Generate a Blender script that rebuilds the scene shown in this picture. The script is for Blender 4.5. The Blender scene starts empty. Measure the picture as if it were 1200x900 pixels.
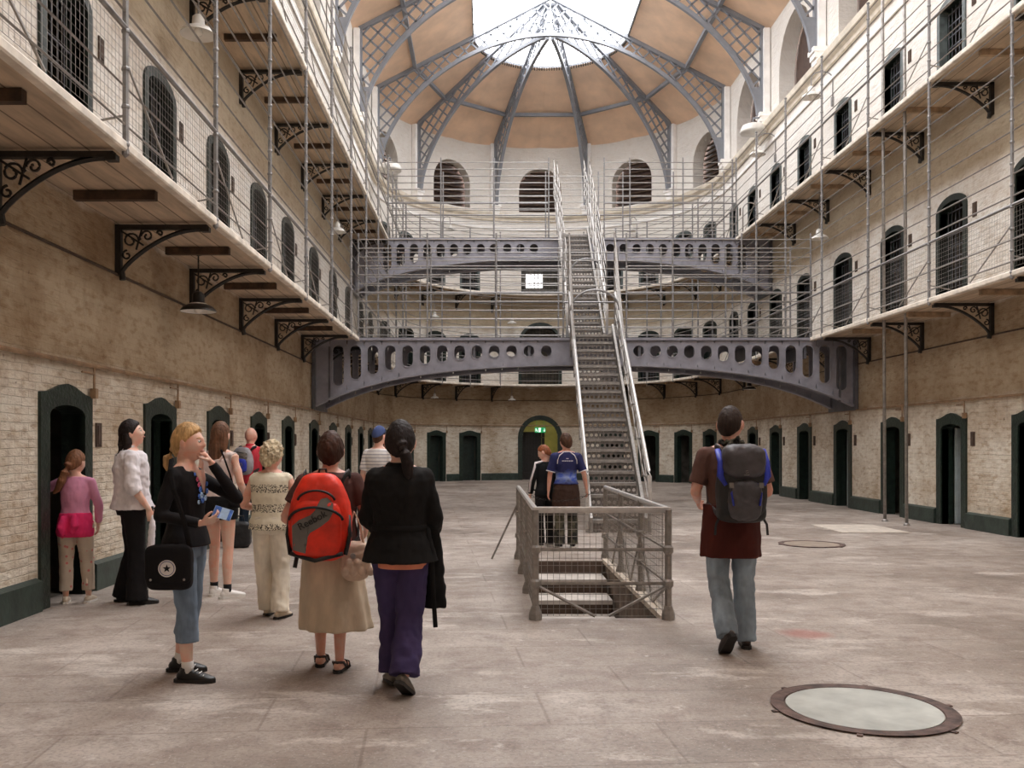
import bpy, bmesh, math, random
from mathutils import Vector, Matrix
random.seed(7)
PI = math.pi
COL = bpy.context.scene.collection
R = math.radians
def V(*a): return Vector(a)

# ---------------------------------------------------------------- materials
def s2l(c):
    return tuple((x/255/12.92 if x/255 <= .04045 else ((x/255+.055)/1.055)**2.4) for x in c) + (1,)
class NT:
    def __init__(s, name):
        s.m = bpy.data.materials.new(name); s.m.use_nodes = True
        s.t = s.m.node_tree; s.b = s.t.nodes['Principled BSDF']; s.out = s.t.nodes['Material Output']
    def n(s, typ, **kw):
        x = s.t.nodes.new(typ)
        for k, v in kw.items():
            if k[0] == '_': setattr(x, k[1:], v)
            else: x.inputs[k.replace('_', ' ')].default_value = v
        return x
    def l(s, a, b): s.t.links.new(a, b)
    def math(s, op, a, b=None, clamp=False):
        x = s.t.nodes.new('ShaderNodeMath'); x.operation = op; x.use_clamp = clamp
        for i, v in enumerate((a, b)):
            if v is None: continue
            if isinstance(v, (int, float)): x.inputs[i].default_value = v
            else: s.l(v, x.inputs[i])
        return x.outputs[0]
    def mix(s, f, a, b, mode='MIX'):
        x = s.t.nodes.new('ShaderNodeMix'); x.data_type = 'RGBA'; x.blend_type = mode
        for i, v in ((0, f), (6, a), (7, b)):
            if isinstance(v, (int, float, tuple)): x.inputs[i].default_value = v
            else: s.l(v, x.inputs[i])
        return x.outputs[2]
    def ramp(s, f, stops):
        x = s.t.nodes.new('ShaderNodeValToRGB'); e = x.color_ramp.elements
        while len(e) < len(stops): e.new(.5)
        for el, (p, c) in zip(e, stops):
            el.position = p; el.color = c if isinstance(c, tuple) else (c, c, c, 1)
        s.l(f, x.inputs[0]); return x.outputs[0]
    def noise(s, scale, vec=None, detail=4, rough=.55):
        x = s.n('ShaderNodeTexNoise', Scale=scale, Detail=detail, Roughness=rough)
        if vec is not None: s.l(vec, x.inputs['Vector'])
        return x.outputs['Fac']
    def bump(s, h, strength=.3, dist=.02):
        x = s.n('ShaderNodeBump', Strength=strength, Distance=dist); s.l(h, x.inputs['Height']); s.l(x.outputs[0], s.b.inputs['Normal'])
    def coord(s, kind='Object'):
        return s.n('ShaderNodeTexCoord').outputs[kind]
    def mapping(s, vec, scale=(1,1,1), rot=(0,0,0), loc=(0,0,0)):
        x = s.n('ShaderNodeMapping', Scale=scale, Rotation=rot, Location=loc); s.l(vec, x.inputs['Vector']); return x.outputs[0]
def mat(name, c, rough=.6, var=.12, scale=6, bump=.0, metal=0, bdist=.01, spec=.5, stretch=None, sheen=0):
    t = NT(name); co = t.coord()
    if stretch: co = t.mapping(co, scale=stretch)
    nz = t.noise(scale, co)
    a = s2l(tuple(max(0, x*(1-var)) for x in c)); b = s2l(tuple(min(255, x*(1+var*.8)) for x in c))
    t.l(t.ramp(nz, [(.3, a), (.7, b)]), t.b.inputs['Base Color'])
    t.b.inputs['Roughness'].default_value = rough; t.b.inputs['Metallic'].default_value = metal
    t.b.inputs['Specular IOR Level'].default_value = spec
    if sheen: t.b.inputs['Sheen Weight'].default_value = sheen
    if bump: t.bump(t.noise(scale*2.5, co), bump, bdist)
    return t.m
def emis(name, c, s):
    t = NT(name); t.b.inputs['Base Color'].default_value = s2l(c); t.b.inputs['Emission Color'].default_value = s2l(c); t.b.inputs['Emission Strength'].default_value = s
    return t.m

def wall_material():
    t = NT('painted_brick'); uv = t.coord('UV')
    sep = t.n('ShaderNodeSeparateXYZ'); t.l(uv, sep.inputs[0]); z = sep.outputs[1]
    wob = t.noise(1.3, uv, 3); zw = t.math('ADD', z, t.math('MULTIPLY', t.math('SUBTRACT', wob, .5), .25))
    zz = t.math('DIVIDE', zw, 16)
    lo1, lo2, gal, gtan, up = s2l((228,220,205)), s2l((184,166,140)), s2l((238,234,227)), s2l((208,195,172)), s2l((232,228,222))  # lo2 under the lower deck: tan paint with some shade put into the colour
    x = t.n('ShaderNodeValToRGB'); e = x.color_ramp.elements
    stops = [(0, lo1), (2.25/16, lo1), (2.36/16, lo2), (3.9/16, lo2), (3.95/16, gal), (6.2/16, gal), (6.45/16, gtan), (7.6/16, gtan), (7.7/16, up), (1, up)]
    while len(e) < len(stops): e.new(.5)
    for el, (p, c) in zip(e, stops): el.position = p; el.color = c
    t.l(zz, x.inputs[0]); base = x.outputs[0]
    n1 = t.noise(.9, uv, 6, .65); n2 = t.noise(5, t.mapping(uv, scale=(1, 2.2, 1)), 5, .6); n3 = t.noise(2.2, t.mapping(uv, scale=(2.5, .5, 1), loc=(3,1,0)), 4)
    worn = t.ramp(zz, [(3.8/16, 1.), (4.0/16, .6), (6.9/16, .6), (8.0/16, .2)])
    base = t.mix(t.math('MULTIPLY', worn, t.ramp(n1, [(.42, 0.), (.68, .8)])), base, t.mix(1., base, s2l((196,176,152)), 'MULTIPLY'))
    base = t.mix(t.math('MULTIPLY', worn, t.ramp(n2, [(.50, 0.), (.66, .7)])), base, t.mix(1., base, s2l((210,192,170)), 'MULTIPLY'))
    base = t.mix(t.math('MULTIPLY', worn, t.ramp(n3, [(.60, 0.), (.78, .35)])), base, s2l((120,92,66)))
    base = t.mix(t.math('MULTIPLY', worn, t.ramp(t.noise(9, uv, 3), [(.68, 0.), (.74, .6)])), base, s2l((96,74,56)))
    base = t.mix(t.math('MULTIPLY', worn, t.ramp(t.noise(3.3, t.mapping(uv, scale=(1,1.7,1), loc=(9,4,0)), 7, .72), [(.55, 0.), (.68, .45)])), base, s2l((150,124,98)))
    br = t.n('ShaderNodeTexBrick', Scale=1, Mortar_Size=.006, Mortar_Smooth=.6, Bias=0, Brick_Width=.23, Row_Height=.074)
    br.inputs['Color1'].default_value = (1,1,1,1); br.inputs['Color2'].default_value = (.86,.84,.82,1); br.inputs['Mortar'].default_value = (.45,.42,.40,1)
    dis = t.n('ShaderNodeVectorMath', _operation='ADD'); nv = t.n('ShaderNodeTexNoise', Scale=5, Detail=2)
    sc = t.n('ShaderNodeVectorMath', _operation='SCALE'); sc.inputs['Scale'].default_value = .024
    t.l(uv, nv.inputs['Vector']); t.l(nv.outputs['Color'], sc.inputs[0]); t.l(uv, dis.inputs[0]); t.l(sc.outputs[0], dis.inputs[1]); t.l(dis.outputs[0], br.inputs['Vector'])
    # bricks show most on the lower storey and less through the thick paint above
    vis = t.ramp(zz, [(2.2/16, .24), (2.4/16, .06)])
    base = t.mix(vis, base, t.mix(1., base, br.outputs['Color'], 'MULTIPLY'))
    t.l(base, t.b.inputs['Base Color']); t.b.inputs['Roughness'].default_value = .75
    h = t.math('ADD', t.math('MULTIPLY', t.math('MULTIPLY', br.outputs['Fac'], t.ramp(zz, [(2.2/16, 1.), (2.4/16, .35)])), -1.0), t.math('MULTIPLY', t.noise(14, uv, 5), 1.1))
    t.bump(t.math('ADD', h, t.math('MULTIPLY', t.noise(3.2, t.mapping(uv, scale=(1,2.4,1)), 5, .6), 4.)), .75, .014)
    return t.m
def floor_material():
    t = NT('worn_stone_floor'); co = t.coord()
    n1 = t.noise(.55, co, 6, .62); n2 = t.noise(3.5, co, 6, .7); n3 = t.noise(1.1, t.mapping(co, scale=(.7,1.6,1), loc=(7,3,0)), 7, .7); n4 = t.noise(40, co, 2)
    c = t.ramp(n1, [(.32, s2l((126,114,104))), (.5, s2l((163,151,141))), (.68, s2l((192,182,173)))])
    c = t.mix(t.ramp(n2, [(.46, 0.), (.66, .55)]), c, s2l((128,110,100)))
    c = t.mix(t.ramp(n3, [(.56, 0.), (.62, .6), (.7, .8)]), c, s2l((212,203,194)))
    c = t.mix(t.ramp(t.noise(6, t.mapping(co, loc=(11,2,0)), 6, .75), [(.60, 0.), (.68, .6)]), c, s2l((218,211,206)))
    c = t.mix(t.ramp(t.noise(2.1, t.mapping(co, loc=(3,8,0)), 8, .8), [(.56, 0.), (.64, .5)]), c, s2l((114,98,88)))
    c = t.mix(t.ramp(n4, [(.38, .35), (.5, 0.)]), c, s2l((104,94,90)))
    c = t.mix(t.ramp(t.noise(70, co, 2), [(.62, 0.), (.7, .4)]), c, s2l((222,216,212)))
    br = t.n('ShaderNodeTexBrick', Scale=1, Mortar_Size=.012, Mortar_Smooth=.7, Brick_Width=1.55, Row_Height=.62)
    br.offset = .37
    br.inputs['Color1'].default_value = (1,1,1,1); br.inputs['Color2'].default_value = (.80,.78,.77,1); br.inputs['Mortar'].default_value = (.55,.5,.47,1)
    t.l(t.mapping(co, rot=(0,0,R(-4)), loc=(.3,.2,0)), br.inputs['Vector'])
    c = t.mix(.55, c, t.mix(1., c, br.outputs['Color'], 'MULTIPLY'))
    # one red stain on the slabs
    sx = t.n('ShaderNodeVectorMath', _operation='DISTANCE'); sx.inputs[1].default_value = (2.52, 7.1, 0); t.l(t.mapping(co, scale=(1,1,1)), sx.inputs[0])
    c = t.mix(t.ramp(t.math('ADD', sx.outputs['Value'], t.math('MULTIPLY', n2, .2)), [(.2, .5), (.33, 0.)]), c, s2l((165,90,80)))
    t.l(c, t.b.inputs['Base Color'])
    t.l(t.ramp(n2, [(.3, .42), (.7, .62)]), t.b.inputs['Roughness'])
    t.bump(t.math('ADD', t.math('MULTIPLY', n2, .6), t.math('MULTIPLY', br.outputs['Fac'], -.6)), .25, .01)
    return t.m
def plank_material(name, c, w=.26, axis=1, dark=(80,62,45)):
    t = NT(name); uv = t.coord('UV'); sep = t.n('ShaderNodeSeparateXYZ'); t.l(uv, sep.inputs[0])
    f = t.math('FRACT', t.math('DIVIDE', sep.outputs[axis], w))
    gap = t.ramp(f, [(0, 1.), (.05, 0.), (.95, 0.), (1., 1.)])
    n1 = t.noise(2.5, t.mapping(uv, scale=(.5, 3, 1)), 5, .6)
    b = t.ramp(n1, [(.3, s2l(tuple(x*.78 for x in c))), (.65, s2l(c))])
    b = t.mix(gap, b, s2l(dark)); t.l(b, t.b.inputs['Base Color']); t.b.inputs['Roughness'].default_value = .7
    t.bump(gap, -.3, .01); return t.m
M = {}
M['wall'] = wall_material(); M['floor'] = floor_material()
M['reveal'] = mat('dark_green_paint', (34,46,40), .38, .3, 9, .5, bdist=.02)
M['green'] = mat('door_green_paint', (30,40,36), .45, .25, 7, .3)
M['greengrey'] = mat('grey_green_paint', (84,92,92), .5, .2, 7, .2)
M['cell'] = mat('cell_shade_grey', (88,82,74), .9, .3, 3)  # limewash darkened; the unlit look of the cells is put into its colour
M['leaf_pale'] = mat('pale_door_paint', (172,182,184), .5, .12, 4)
M['white_paint'] = mat('white_plaster', (246,243,240), .7, .05, 3, .15)
M['fascia'] = mat('fascia_white', (228,218,204), .55, .12, 5, .15)
M['deck'] = plank_material('deck_underside_boards', (212,190,164), .27)
M['black_iron'] = mat('black_iron', (40,36,33), .5, .25, 12, .3)
M['iron'] = mat('grey_painted_iron', (140,139,148), .42, .10, 4, .15, metal=.1)
M['iron_dark'] = mat('dark_grey_iron', (92,92,98), .45, .15, 5, .15, metal=.1)
M['rail'] = mat('grey_rail_paint', (136,134,134), .4, .12, 10, metal=.2)
M['rod'] = mat('pale_rod_paint', (148,144,140), .4, .1, 10, metal=.2)
M['steel'] = mat('galvanised_steel', (146,141,136), .42, .14, 14, .1, metal=.3)
M['handrail'] = mat('polished_handrail', (196,193,190), .34, .06, 20, metal=.4)
M['riser_dark'] = mat('shaded_riser', (82,66,56), .85, .2, 6)  # basement risers: shade painted in, while the treads keep the lit stone tone
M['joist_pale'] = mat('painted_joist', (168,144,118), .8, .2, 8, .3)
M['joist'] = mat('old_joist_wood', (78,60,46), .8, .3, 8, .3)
M['tan'] = mat('tan_roof_boards', (238,206,178), .75, .07, 1.2)
M['truss'] = mat('truss_grey_paint', (132,135,142), .5, .06, 3)
M['cornice'] = mat('cornice_stone', (228,219,203), .7, .08, 3)
M['louvre'] = mat('brown_louvre', (74,54,46), .7, .15, 6)
M['dark'] = mat('dark_void_boards', (40,32,28), .9, .2, 4)
M['plinth'] = mat('green_plinth', (48,60,54), .45, .25, 6, .4)
M['pipe'] = mat('painted_conduit', (150,122,94), .6, .15, 8, .2)
M['niche'] = mat('niche_brown', (78,62,52), .8, .2, 9)
M['white_enamel'] = mat('white_enamel', (225,222,216), .3, .04, 5)
M['black_enamel'] = mat('black_enamel', (32,30,28), .35, .1, 5)
M['bulb'] = mat('frosted_bulb', (240,238,232), .25, .02, 5)
M['olive'] = mat('olive_corridor_wall', (176,172,110), .8, .08, 3)

# ---------------------------------------------------------------- mesh builder
class MB:
    def __init__(s): s.v = []; s.f = []; s.mi = []; s.uv = {}
    def add(s, vs, fs, mi=0):
        o = len(s.v); s.v += [tuple(v) for v in vs]; s.f += [tuple(i+o for i in f) for f in fs]; s.mi += [mi]*len(fs); return s
    def quad(s, a, b, c, d, mi=0, uv=None):
        s.add((a, b, c, d), ((0,1,2,3),), mi)
        if uv: s.uv[len(s.f)-1] = uv
        return s
    def box(s, c, size, rz=0, mi=0, M4=None):
        hx, hy, hz = size[0]/2, size[1]/2, size[2]/2; vs = []
        for sx in (-1,1):
            for sy in (-1,1):
                for sz in (-1,1):
                    p = V(sx*hx, sy*hy, sz*hz)
                    if rz: p = Matrix.Rotation(rz, 3, 'Z') @ p
                    p = p + V(*c)
                    if M4 is not None: p = M4 @ p
                    vs.append(p)
        return s.add(vs, ((0,1,3,2),(4,6,7,5),(0,4,5,1),(2,3,7,6),(0,2,6,4),(1,5,7,3)), mi)
    def tube(s, path, r, n=6, mi=0, closed=False, cap=True, side=None, ry=None):
        path = [V(*p) for p in path]; m = len(path); rings = []
        for i, p in enumerate(path):
            if closed: t = path[(i+1) % m] - path[i-1]
            else: t = path[min(i+1, m-1)] - path[max(i-1, 0)]
            t.normalize()
            up = V(0,0,1) if abs(t.z) < .95 else V(0,1,0)
            if side is not None: up = side
            a = t.cross(up).normalized(); b = a.cross(t).normalized()
            rr = r[i] if isinstance(r, (list, tuple)) else r
            r2 = rr if ry is None else (ry[i] if isinstance(ry, (list, tuple)) else ry)
            off = PI/n if n == 4 else 0
            rings.append([p + a*(math.cos(2*PI*k/n+off)*rr) + b*(math.sin(2*PI*k/n+off)*r2) for k in range(n)])
        vs = [q for rg in rings for q in rg]; fs = []
        for i in range(m if closed else m-1):
            j = (i+1) % m
            for k in range(n): fs.append((i*n+k, i*n+(k+1) % n, j*n+(k+1) % n, j*n+k))
        if cap and not closed: fs.append(tuple(range(n-1, -1, -1))); fs.append(tuple((m-1)*n+k for k in range(n)))
        return s.add(vs, fs, mi)
    def lathe(s, prof, c=(0,0,0), n=20, mi=0):
        vs = [(c[0]+r*math.cos(2*PI*k/n), c[1]+r*math.sin(2*PI*k/n), c[2]+z) for r, z in prof for k in range(n)]
        fs = [(i*n+k, i*n+(k+1) % n, (i+1)*n+(k+1) % n, (i+1)*n+k) for i in range(len(prof)-1) for k in range(n)]
        return s.add(vs, fs, mi)
    def prism(s, poly, d, M4=None, mi=0):
        # poly in local xz, thickness d along y (centred)
        n = len(poly); vs = [V(x, -d/2, z) for x, z in poly] + [V(x, d/2, z) for x, z in poly]
        if M4 is not None: vs = [M4 @ v for v in vs]
        return s.add(vs, [tuple(range(n)), tuple(range(2*n-1, n-1, -1))] + [(i, i+n, (i+1) % n+n, (i+1) % n) for i in range(n)], mi)
    def plate(s, cells, d, M4=None, mi=0):
        # cells: list of (outer loop, hole loop) with equal counts, in local xz -> plate of thickness d along y, with real holes
        T = (lambda p: M4 @ p) if M4 is not None else (lambda p: p)
        for outer, hole in cells:
            n = len(outer)
            vs = [T(V(x, y, z)) for y in (-d/2, d/2) for lp in (outer, hole) for x, z in lp]
            fs = []
            for i in range(n):
                j = (i+1) % n
                fs += [(i, j, n+j, n+i), (2*n+j, 2*n+i, 3*n+i, 3*n+j), (n+i, n+j, 3*n+j, 3*n+i), (j, i, 2*n+i, 2*n+j)]
            s.add(vs, fs, mi)
        return s
    def build(s, name, m, parent=None, smooth=False, bevel=0):
        me = bpy.data.meshes.new(name); me.from_pydata(s.v, [], s.f)
        for x in (m if isinstance(m, (list, tuple)) else [m]): me.materials.append(M[x] if isinstance(x, str) else x)
        me.polygons.foreach_set('material_index', s.mi)
        if s.uv:
            ul = me.uv_layers.new(name='UVMap')
            for fi, uv in s.uv.items():
                p = me.polygons[fi]
                for li, q in zip(p.loop_indices, uv): ul.data[li].uv = q
        if smooth: me.polygons.foreach_set('use_smooth', [True]*len(me.polygons))
        me.update(); o = bpy.data.objects.new(name, me); COL.objects.link(o)
        if parent is not None: o.parent = parent
        if bevel:
            md = o.modifiers.new('bevel', 'BEVEL'); md.width = bevel; md.segments = 2; md.limit_method = 'ANGLE'
        return o
def tag(o, label=None, cat=None, group=None, kind=None):
    if label: o['label'] = label
    if cat: o['category'] = cat
    if group: o['group'] = group
    if kind: o['kind'] = kind
    return o
def empty(name, loc=(0,0,0), rz=0, **kw):
    o = bpy.data.objects.new(name, None); COL.objects.link(o); o.location = loc; o.rotation_euler = (0,0,rz); o.empty_display_size = .1
    return tag(o, **kw)
def copy_tree(o, parent=None):
    c = o.copy(); COL.objects.link(c)
    if parent is not None: c.parent = parent
    for ch in list(o.children): copy_tree(ch, c)
    return c
ORD = ['nearest','second','third','fourth','fifth','sixth','seventh','eighth','ninth','tenth','eleventh','twelfth','thirteenth','fourteenth','fifteenth','sixteenth']

# ---------------------------------------------------------------- camera
cam = bpy.data.cameras.new('camera'); co = bpy.data.objects.new('camera', cam); COL.objects.link(co)
co.location = (0,0,1.5); co.rotation_euler = (PI/2,0,0); cam.sensor_width = 36; cam.lens = 1050/1200*36
cam.shift_x = 30/1200; cam.shift_y = 71/1200; cam.clip_end = 200
bpy.context.scene.camera = co

# ---------------------------------------------------------------- hall plan
XL, XR, YC = -4.05, 8.6, 31.7; CX = (XL+XR)/2; RAD = (XR-XL)/2; Y0 = -6.0
S_AP = YC + PI*RAD; S_END = S_AP + (YC - Y0)
G1, G2, ZC, ZW = 3.9, 7.64, 11.2, 14.35; GW = 1.08
def plan(s, off=0):
    """point, tangent, outward on the wall's plan; off = distance in from the wall"""
    if s <= YC: p, t, o = V(XL,s,0), V(0,1,0), V(-1,0,0)
    elif s >= S_AP: p, t, o = V(XR, YC-(s-S_AP), 0), V(0,-1,0), V(1,0,0)
    else:
        a = (s-YC)/RAD; o = V(-math.cos(a), math.sin(a), 0); t = V(math.sin(a), math.cos(a), 0); p = V(CX,YC,0)+o*RAD
    return p - o*off, t, o
def sR(y): return S_AP + (YC-y)
def sA(deg): return YC + RAD*R(deg)
def srange(a, b, extra=(), step=RAD*R(4)):
    out = {round(a,7), round(b,7)} | {round(x,7) for x in extra if a < x < b}
    s = YC
    while s < S_AP + .01:
        if a < s < b: out.add(round(s,7))
        s += step
    if a < S_AP < b: out.add(round(S_AP,7))
    return sorted(out)
def lift(s, z, off=0):
    p = plan(s, off)[0]; return V(p.x, p.y, z)

# openings: (s, half width, z bottom, z spring, rise, material index of the reveal, depth)
DL = [8.62, 11.1, 13.5, 15.9, 18.25, 21.0, 23.6, 26.2, 28.8, 31.2]
DR = [14.1, 16.55, 18.95, 21.6, 24.2, 26.6, 28.9, 31.1]
DA = [16, 31, 47, 62, 118, 133, 149, 164]
DOORS = [(s, 'l') for s in DL] + [(sA(a), 'a') for a in DA] + [(sR(y), 'r') for y in DR]
TRY = [31.7-4.45*k for k in range(8)]
opens = {0: [], 1: [], 2: [], 3: []}
for s, w in DOORS:
    hw = .36 if w != 'a' else .33
    opens[0].append((s, hw, 0.0, 1.78, .10, 1, .21))
    opens[1].append((s, hw+.06, G1+.14, G1+1.95, .14, 1, .21))
    opens[2].append((s, hw+.04, G2+.14, G2+1.95, .12, 1, .21))
opens[0].append((sA(90), .75, 0.0, 1.80, .75, 1, .6))
opens[1].append((sA(90), .80, G1+.14, G1+1.9, .75, 1, .6))
opens[2].append((sA(90), .80, G2+.14, G2+2.1, .10, 1, .6))
for a in (18,54,90,126,162): opens[3].append((sA(a), .90, 11.35, 12.3, .92, 0, .5))
for k in range(7):
    ym = (TRY[k]+TRY[k+1])/2
    opens[3].append((ym, 1.3, 11.35, 12.35, 1.3, 0, .45)); opens[3].append((sR(ym), 1.3, 11.35, 12.35, 1.3, 0, .45))
def arch_z(o, s):
    c, hw, zb, zs, rise = o[:5]; u = max(-1, min(1, (s-c)/hw))
    return zs + rise*math.sqrt(max(0, 1-u*u))
def build_wall(name, a, b):
    m = MB()
    bands = [(0,0,G1),(1,G1,G2),(2,G2,ZC),(3,ZC,ZW)]
    for lv, z0, z1 in bands:
        ops = [o for o in opens[lv] if a <= o[0] <= b]
        ex = []
        for o in ops:
            for k in range(13): ex.append(o[0] - o[1]*math.cos(PI*k/12))
        ss = srange(a, b, ex)
        for i in range(len(ss)-1):
            s0, s1 = ss[i], ss[i+1]; mid = (s0+s1)/2
            if s1-s0 < 1e-3: continue
            o = next((o for o in ops if abs(mid-o[0]) < o[1]), None)
            def q(za0, za1, zb0, zb1, mi=0):
                m.quad(lift(s0,za0), lift(s1,za1), lift(s1,zb1), lift(s0,zb0), mi, [(s0,za0),(s1,za1),(s1,zb1),(s0,zb0)])
            if o is None: q(z0,z0,z1,z1); continue
            if o[2] > z0+.01: q(z0,z0,o[2],o[2])
            t0, t1 = arch_z(o,s0), arch_z(o,s1); q(t0,t1,z1,z1)
            d = -o[6]
            m.quad(lift(s0,t0), lift(s0,t0,d), lift(s1,t1,d), lift(s1,t1), o[5], [(s0,t0),(s0,t0+.5),(s1,t1+.5),(s1,t1)])
            if o[2] > .01: m.quad(lift(s0,o[2]), lift(s1,o[2]), lift(s1,o[2],d), lift(s0,o[2],d), o[5])
        for o in ops:
            for sg in (-1,1):
                s = o[0]+sg*o[1]; d = -o[6]
                m.quad(lift(s,o[2]), lift(s,o[3]), lift(s,o[3],d), lift(s,o[2],d), o[5], [(s,o[2]),(s,o[3]),(s+.5,o[3]),(s+.5,o[2])])
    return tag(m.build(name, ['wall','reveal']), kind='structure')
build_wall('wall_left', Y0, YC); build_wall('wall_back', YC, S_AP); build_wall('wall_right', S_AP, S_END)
m = MB(); p, q = (XL,Y0), (XR,Y0)
m.quad((XR,Y0,0),(XL,Y0,0),(XL,Y0,16),(XR,Y0,16), 0, [(0,0),(12.6,0),(12.6,16),(0,16)])
tag(m.build('wall_front', 'wall'), kind='structure')

# floor with the stairwell opening cut out of it
WX0, WX1, WY0, WY1 = .46, 1.52, 7.74, 11.55
m = MB(); far = YC+RAD+4
xs = [XL-4, WX0, WX1, XR+4]; ys = [Y0-.5, WY0, WY1, far]
for i in range(3):
    for j in range(3):
        if i == 1 and j == 1: continue
        m.quad((xs[i],ys[j],0),(xs[i+1],ys[j],0),(xs[i+1],ys[j+1],0),(xs[i],ys[j+1],0))
tag(m.build('floor', 'floor'), kind='structure')

# baseboards (green plinth between the doors)
def plinth(name, a, b):
    m = MB(); ops = sorted(o[0:2] for o in opens[0] if a <= o[0] <= b); cuts = [a]
    for c, hw in ops: cuts += [c-hw-.2, c+hw+.2]
    cuts.append(b)
    for i in range(0, len(cuts), 2):
        if cuts[i+1]-cuts[i] < .05: continue
        ss = srange(cuts[i], cuts[i+1])
        for s0, s1 in zip(ss, ss[1:]):
            m.quad(lift(s0,0,.06), lift(s1,0,.06), lift(s1,.27,.06), lift(s0,.27,.06)); m.quad(lift(s0,.27,.06), lift(s1,.27,.06), lift(s1,.3,0), lift(s0,.3,0))
        for s in (ss[0], ss[-1]): m.quad(lift(s,0,.06), lift(s,.27,.06), lift(s,.3,0), lift(s,0,0))
    return tag(m.build(name, 'plinth'), kind='structure')
plinth('baseboard_left', Y0, YC); plinth('baseboard_back', YC, S_AP); plinth('baseboard_right', S_AP, S_END)

# ---------------------------------------------------------------- doors
def surround(hw, z_spring, rise, w, extra=.0, shoulder=True):
    """painted frame, proud of the wall; local x along wall, y outward; base z=0"""
    m = MB(); inn = [(-hw, 0), (-hw, z_spring)]; out = [(-hw-w, 0), (-hw-w, z_spring+(.20 if shoulder else 0))]
    for k in range(1, 12):
        a = PI*(1-k/12); x = hw*math.cos(a); inn.append((x, z_spring+rise*math.sin(a)))
        xx = (hw+w)*math.cos(a); u = abs(xx)/(hw+w)
        out.append((xx, (z_spring+.205+.10*(.5+.5*math.cos(PI*min(1,u*1.08))) if shoulder else z_spring+(w+rise)*math.sqrt(max(0,1-u*u)))))
    inn += [(hw, z_spring), (hw, 0)]; out += [(hw+w, z_spring+(.20 if shoulder else 0)), (hw+w, 0)]
    for i in range(len(inn)-1):
        for y0, y1 in ((-.03, .12),):
            a, b, c, d = inn[i], inn[i+1], out[i+1], out[i]
            vs = [V(x, y, z) for y in (y0, y1) for x, z in (a, b, c, d)]
            m.add(vs, ((0,1,2,3),(7,6,5,4),(0,4,5,1),(1,5,6,2),(2,6,7,3),(3,7,4,0)))
    return m
def round_surround(hw, zs, rise, w):
    m = MB(); inn = [(-hw,0)]; out = [(-hw-w,0)]
    for k in range(0, 17):
        a = PI*(1-k/16); inn.append((hw*math.cos(a), zs+rise*math.sin(a))); out.append(((hw+w)*math.cos(a), zs+(rise+w)*math.sin(a)))
    inn.append((hw,0)); out.append((hw+w,0))
    for i in range(len(inn)-1):
        vs = [V(x, y, z) for y in (-.11, .12) for x, z in (inn[i], inn[i+1], out[i+1], out[i])]
        m.add(vs, ((0,1,2,3),(7,6,5,4),(0,4,5,1),(1,5,6,2),(2,6,7,3),(3,7,4,0)))
    return m
def cell_mb(hw, h, depth, y0=.20, w=.75):
    m = MB(); y1 = y0+depth; x = w
    m.quad((-x,y0,0),(-x,y1,0),(-x,y1,h),(-x,y0,h)); m.quad((x,y1,0),(x,y0,0),(x,y0,h),(x,y1,h)); m.quad((-x,y1,0),(x,y1,0),(x,y1,h),(-x,y1,h))
    m.quad((-x,y0,h),(-x,y1,h),(x,y1,h),(x,y0,h)); m.quad((-x,y0,.005),(x,y0,.005),(x,y1,.005),(-x,y1,.005))
    m.quad((-x,y0,0),(-hw,y0,0),(-hw,y0,h),(-x,y0,h)); m.quad((hw,y0,0),(x,y0,0),(x,y0,h),(hw,y0,h))
    zt = h-.28; m.quad((-hw,y0,zt),(hw,y0,zt),(hw,y0,h),(-hw,y0,h))
    return m
def leaf_mb(w, h):
    m = MB(); m.box((w/2, 0, h/2), (w, .05, h)); 
    for x in (.07, w-.07): m.box((x, -.03, h/2), (.09, .02, h-.02))
    for z in (.06, h*.36, h*.66, h-.08): m.box((w/2, -.03, z), (w-.2, .02, .09))
    for k in range(6):
        for z in (.06, h*.36, h*.66, h-.08): m.lathe([(0,.012),(.012,.008),(.014,0)], (.1+k*(w-.2)/5, -.04, z), 6)
    m.box((w*.86, -.05, h*.5), (.05, .05, .16)); return m
door_n = [0]
protos = {}
def make_door(kind):
    hw = {'g':.36,'ga':.33,'m':.42,'ma':.39,'u':.40,'ua':.37}[kind]; up = kind[0] != 'g'
    zs = 1.78 if not up else 1.81; rise = .10 if not up else (.14 if kind[0] == 'm' else .12)
    root = empty('door_0', kind=None); h = zs+rise
    surround(hw, zs, rise, .17 if not up else (.12 if kind[0] == 'm' else .10), shoulder=not up).build('door_frame', 'reveal' if not up else ('green' if kind[0]=='m' else 'greengrey'), root)
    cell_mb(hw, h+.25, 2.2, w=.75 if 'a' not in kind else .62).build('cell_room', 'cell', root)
    m = MB(); m.box((0,0,0), (.13,.03,.25)); m.box((0,-.005,.0),(.08,.04,.19)); n = m.build('bell_box', 'niche', root); n.location = (hw+.36, .0, 1.60)
    if up:
        g = MB(); nb = 7
        for k in range(nb): g.tube([(-hw+.02+(2*hw-.04)*k/(nb-1), .14, 0), (-hw+.02+(2*hw-.04)*k/(nb-1), .14, h-.02)], .009, 4)
        for k in range(9): g.tube([(-hw, .14, .1+k*.215), (hw, .14, .1+k*.215)], .011, 4)
        g.build('grille', 'iron_dark', root)
    return root
def leaf_open(root, hw, ang, m):
    l = leaf_mb(2*hw-.02, 1.8).build('door_leaf', m, root); l.location = (-hw+.01 if ang >= 0 else hw-.01, .24, .01)
    l.rotation_euler = (0,0, ang if ang >= 0 else PI+ang); return l
for k in ('g','ga','m','ma','u','ua'):
    protos[k] = make_door(k)
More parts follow.
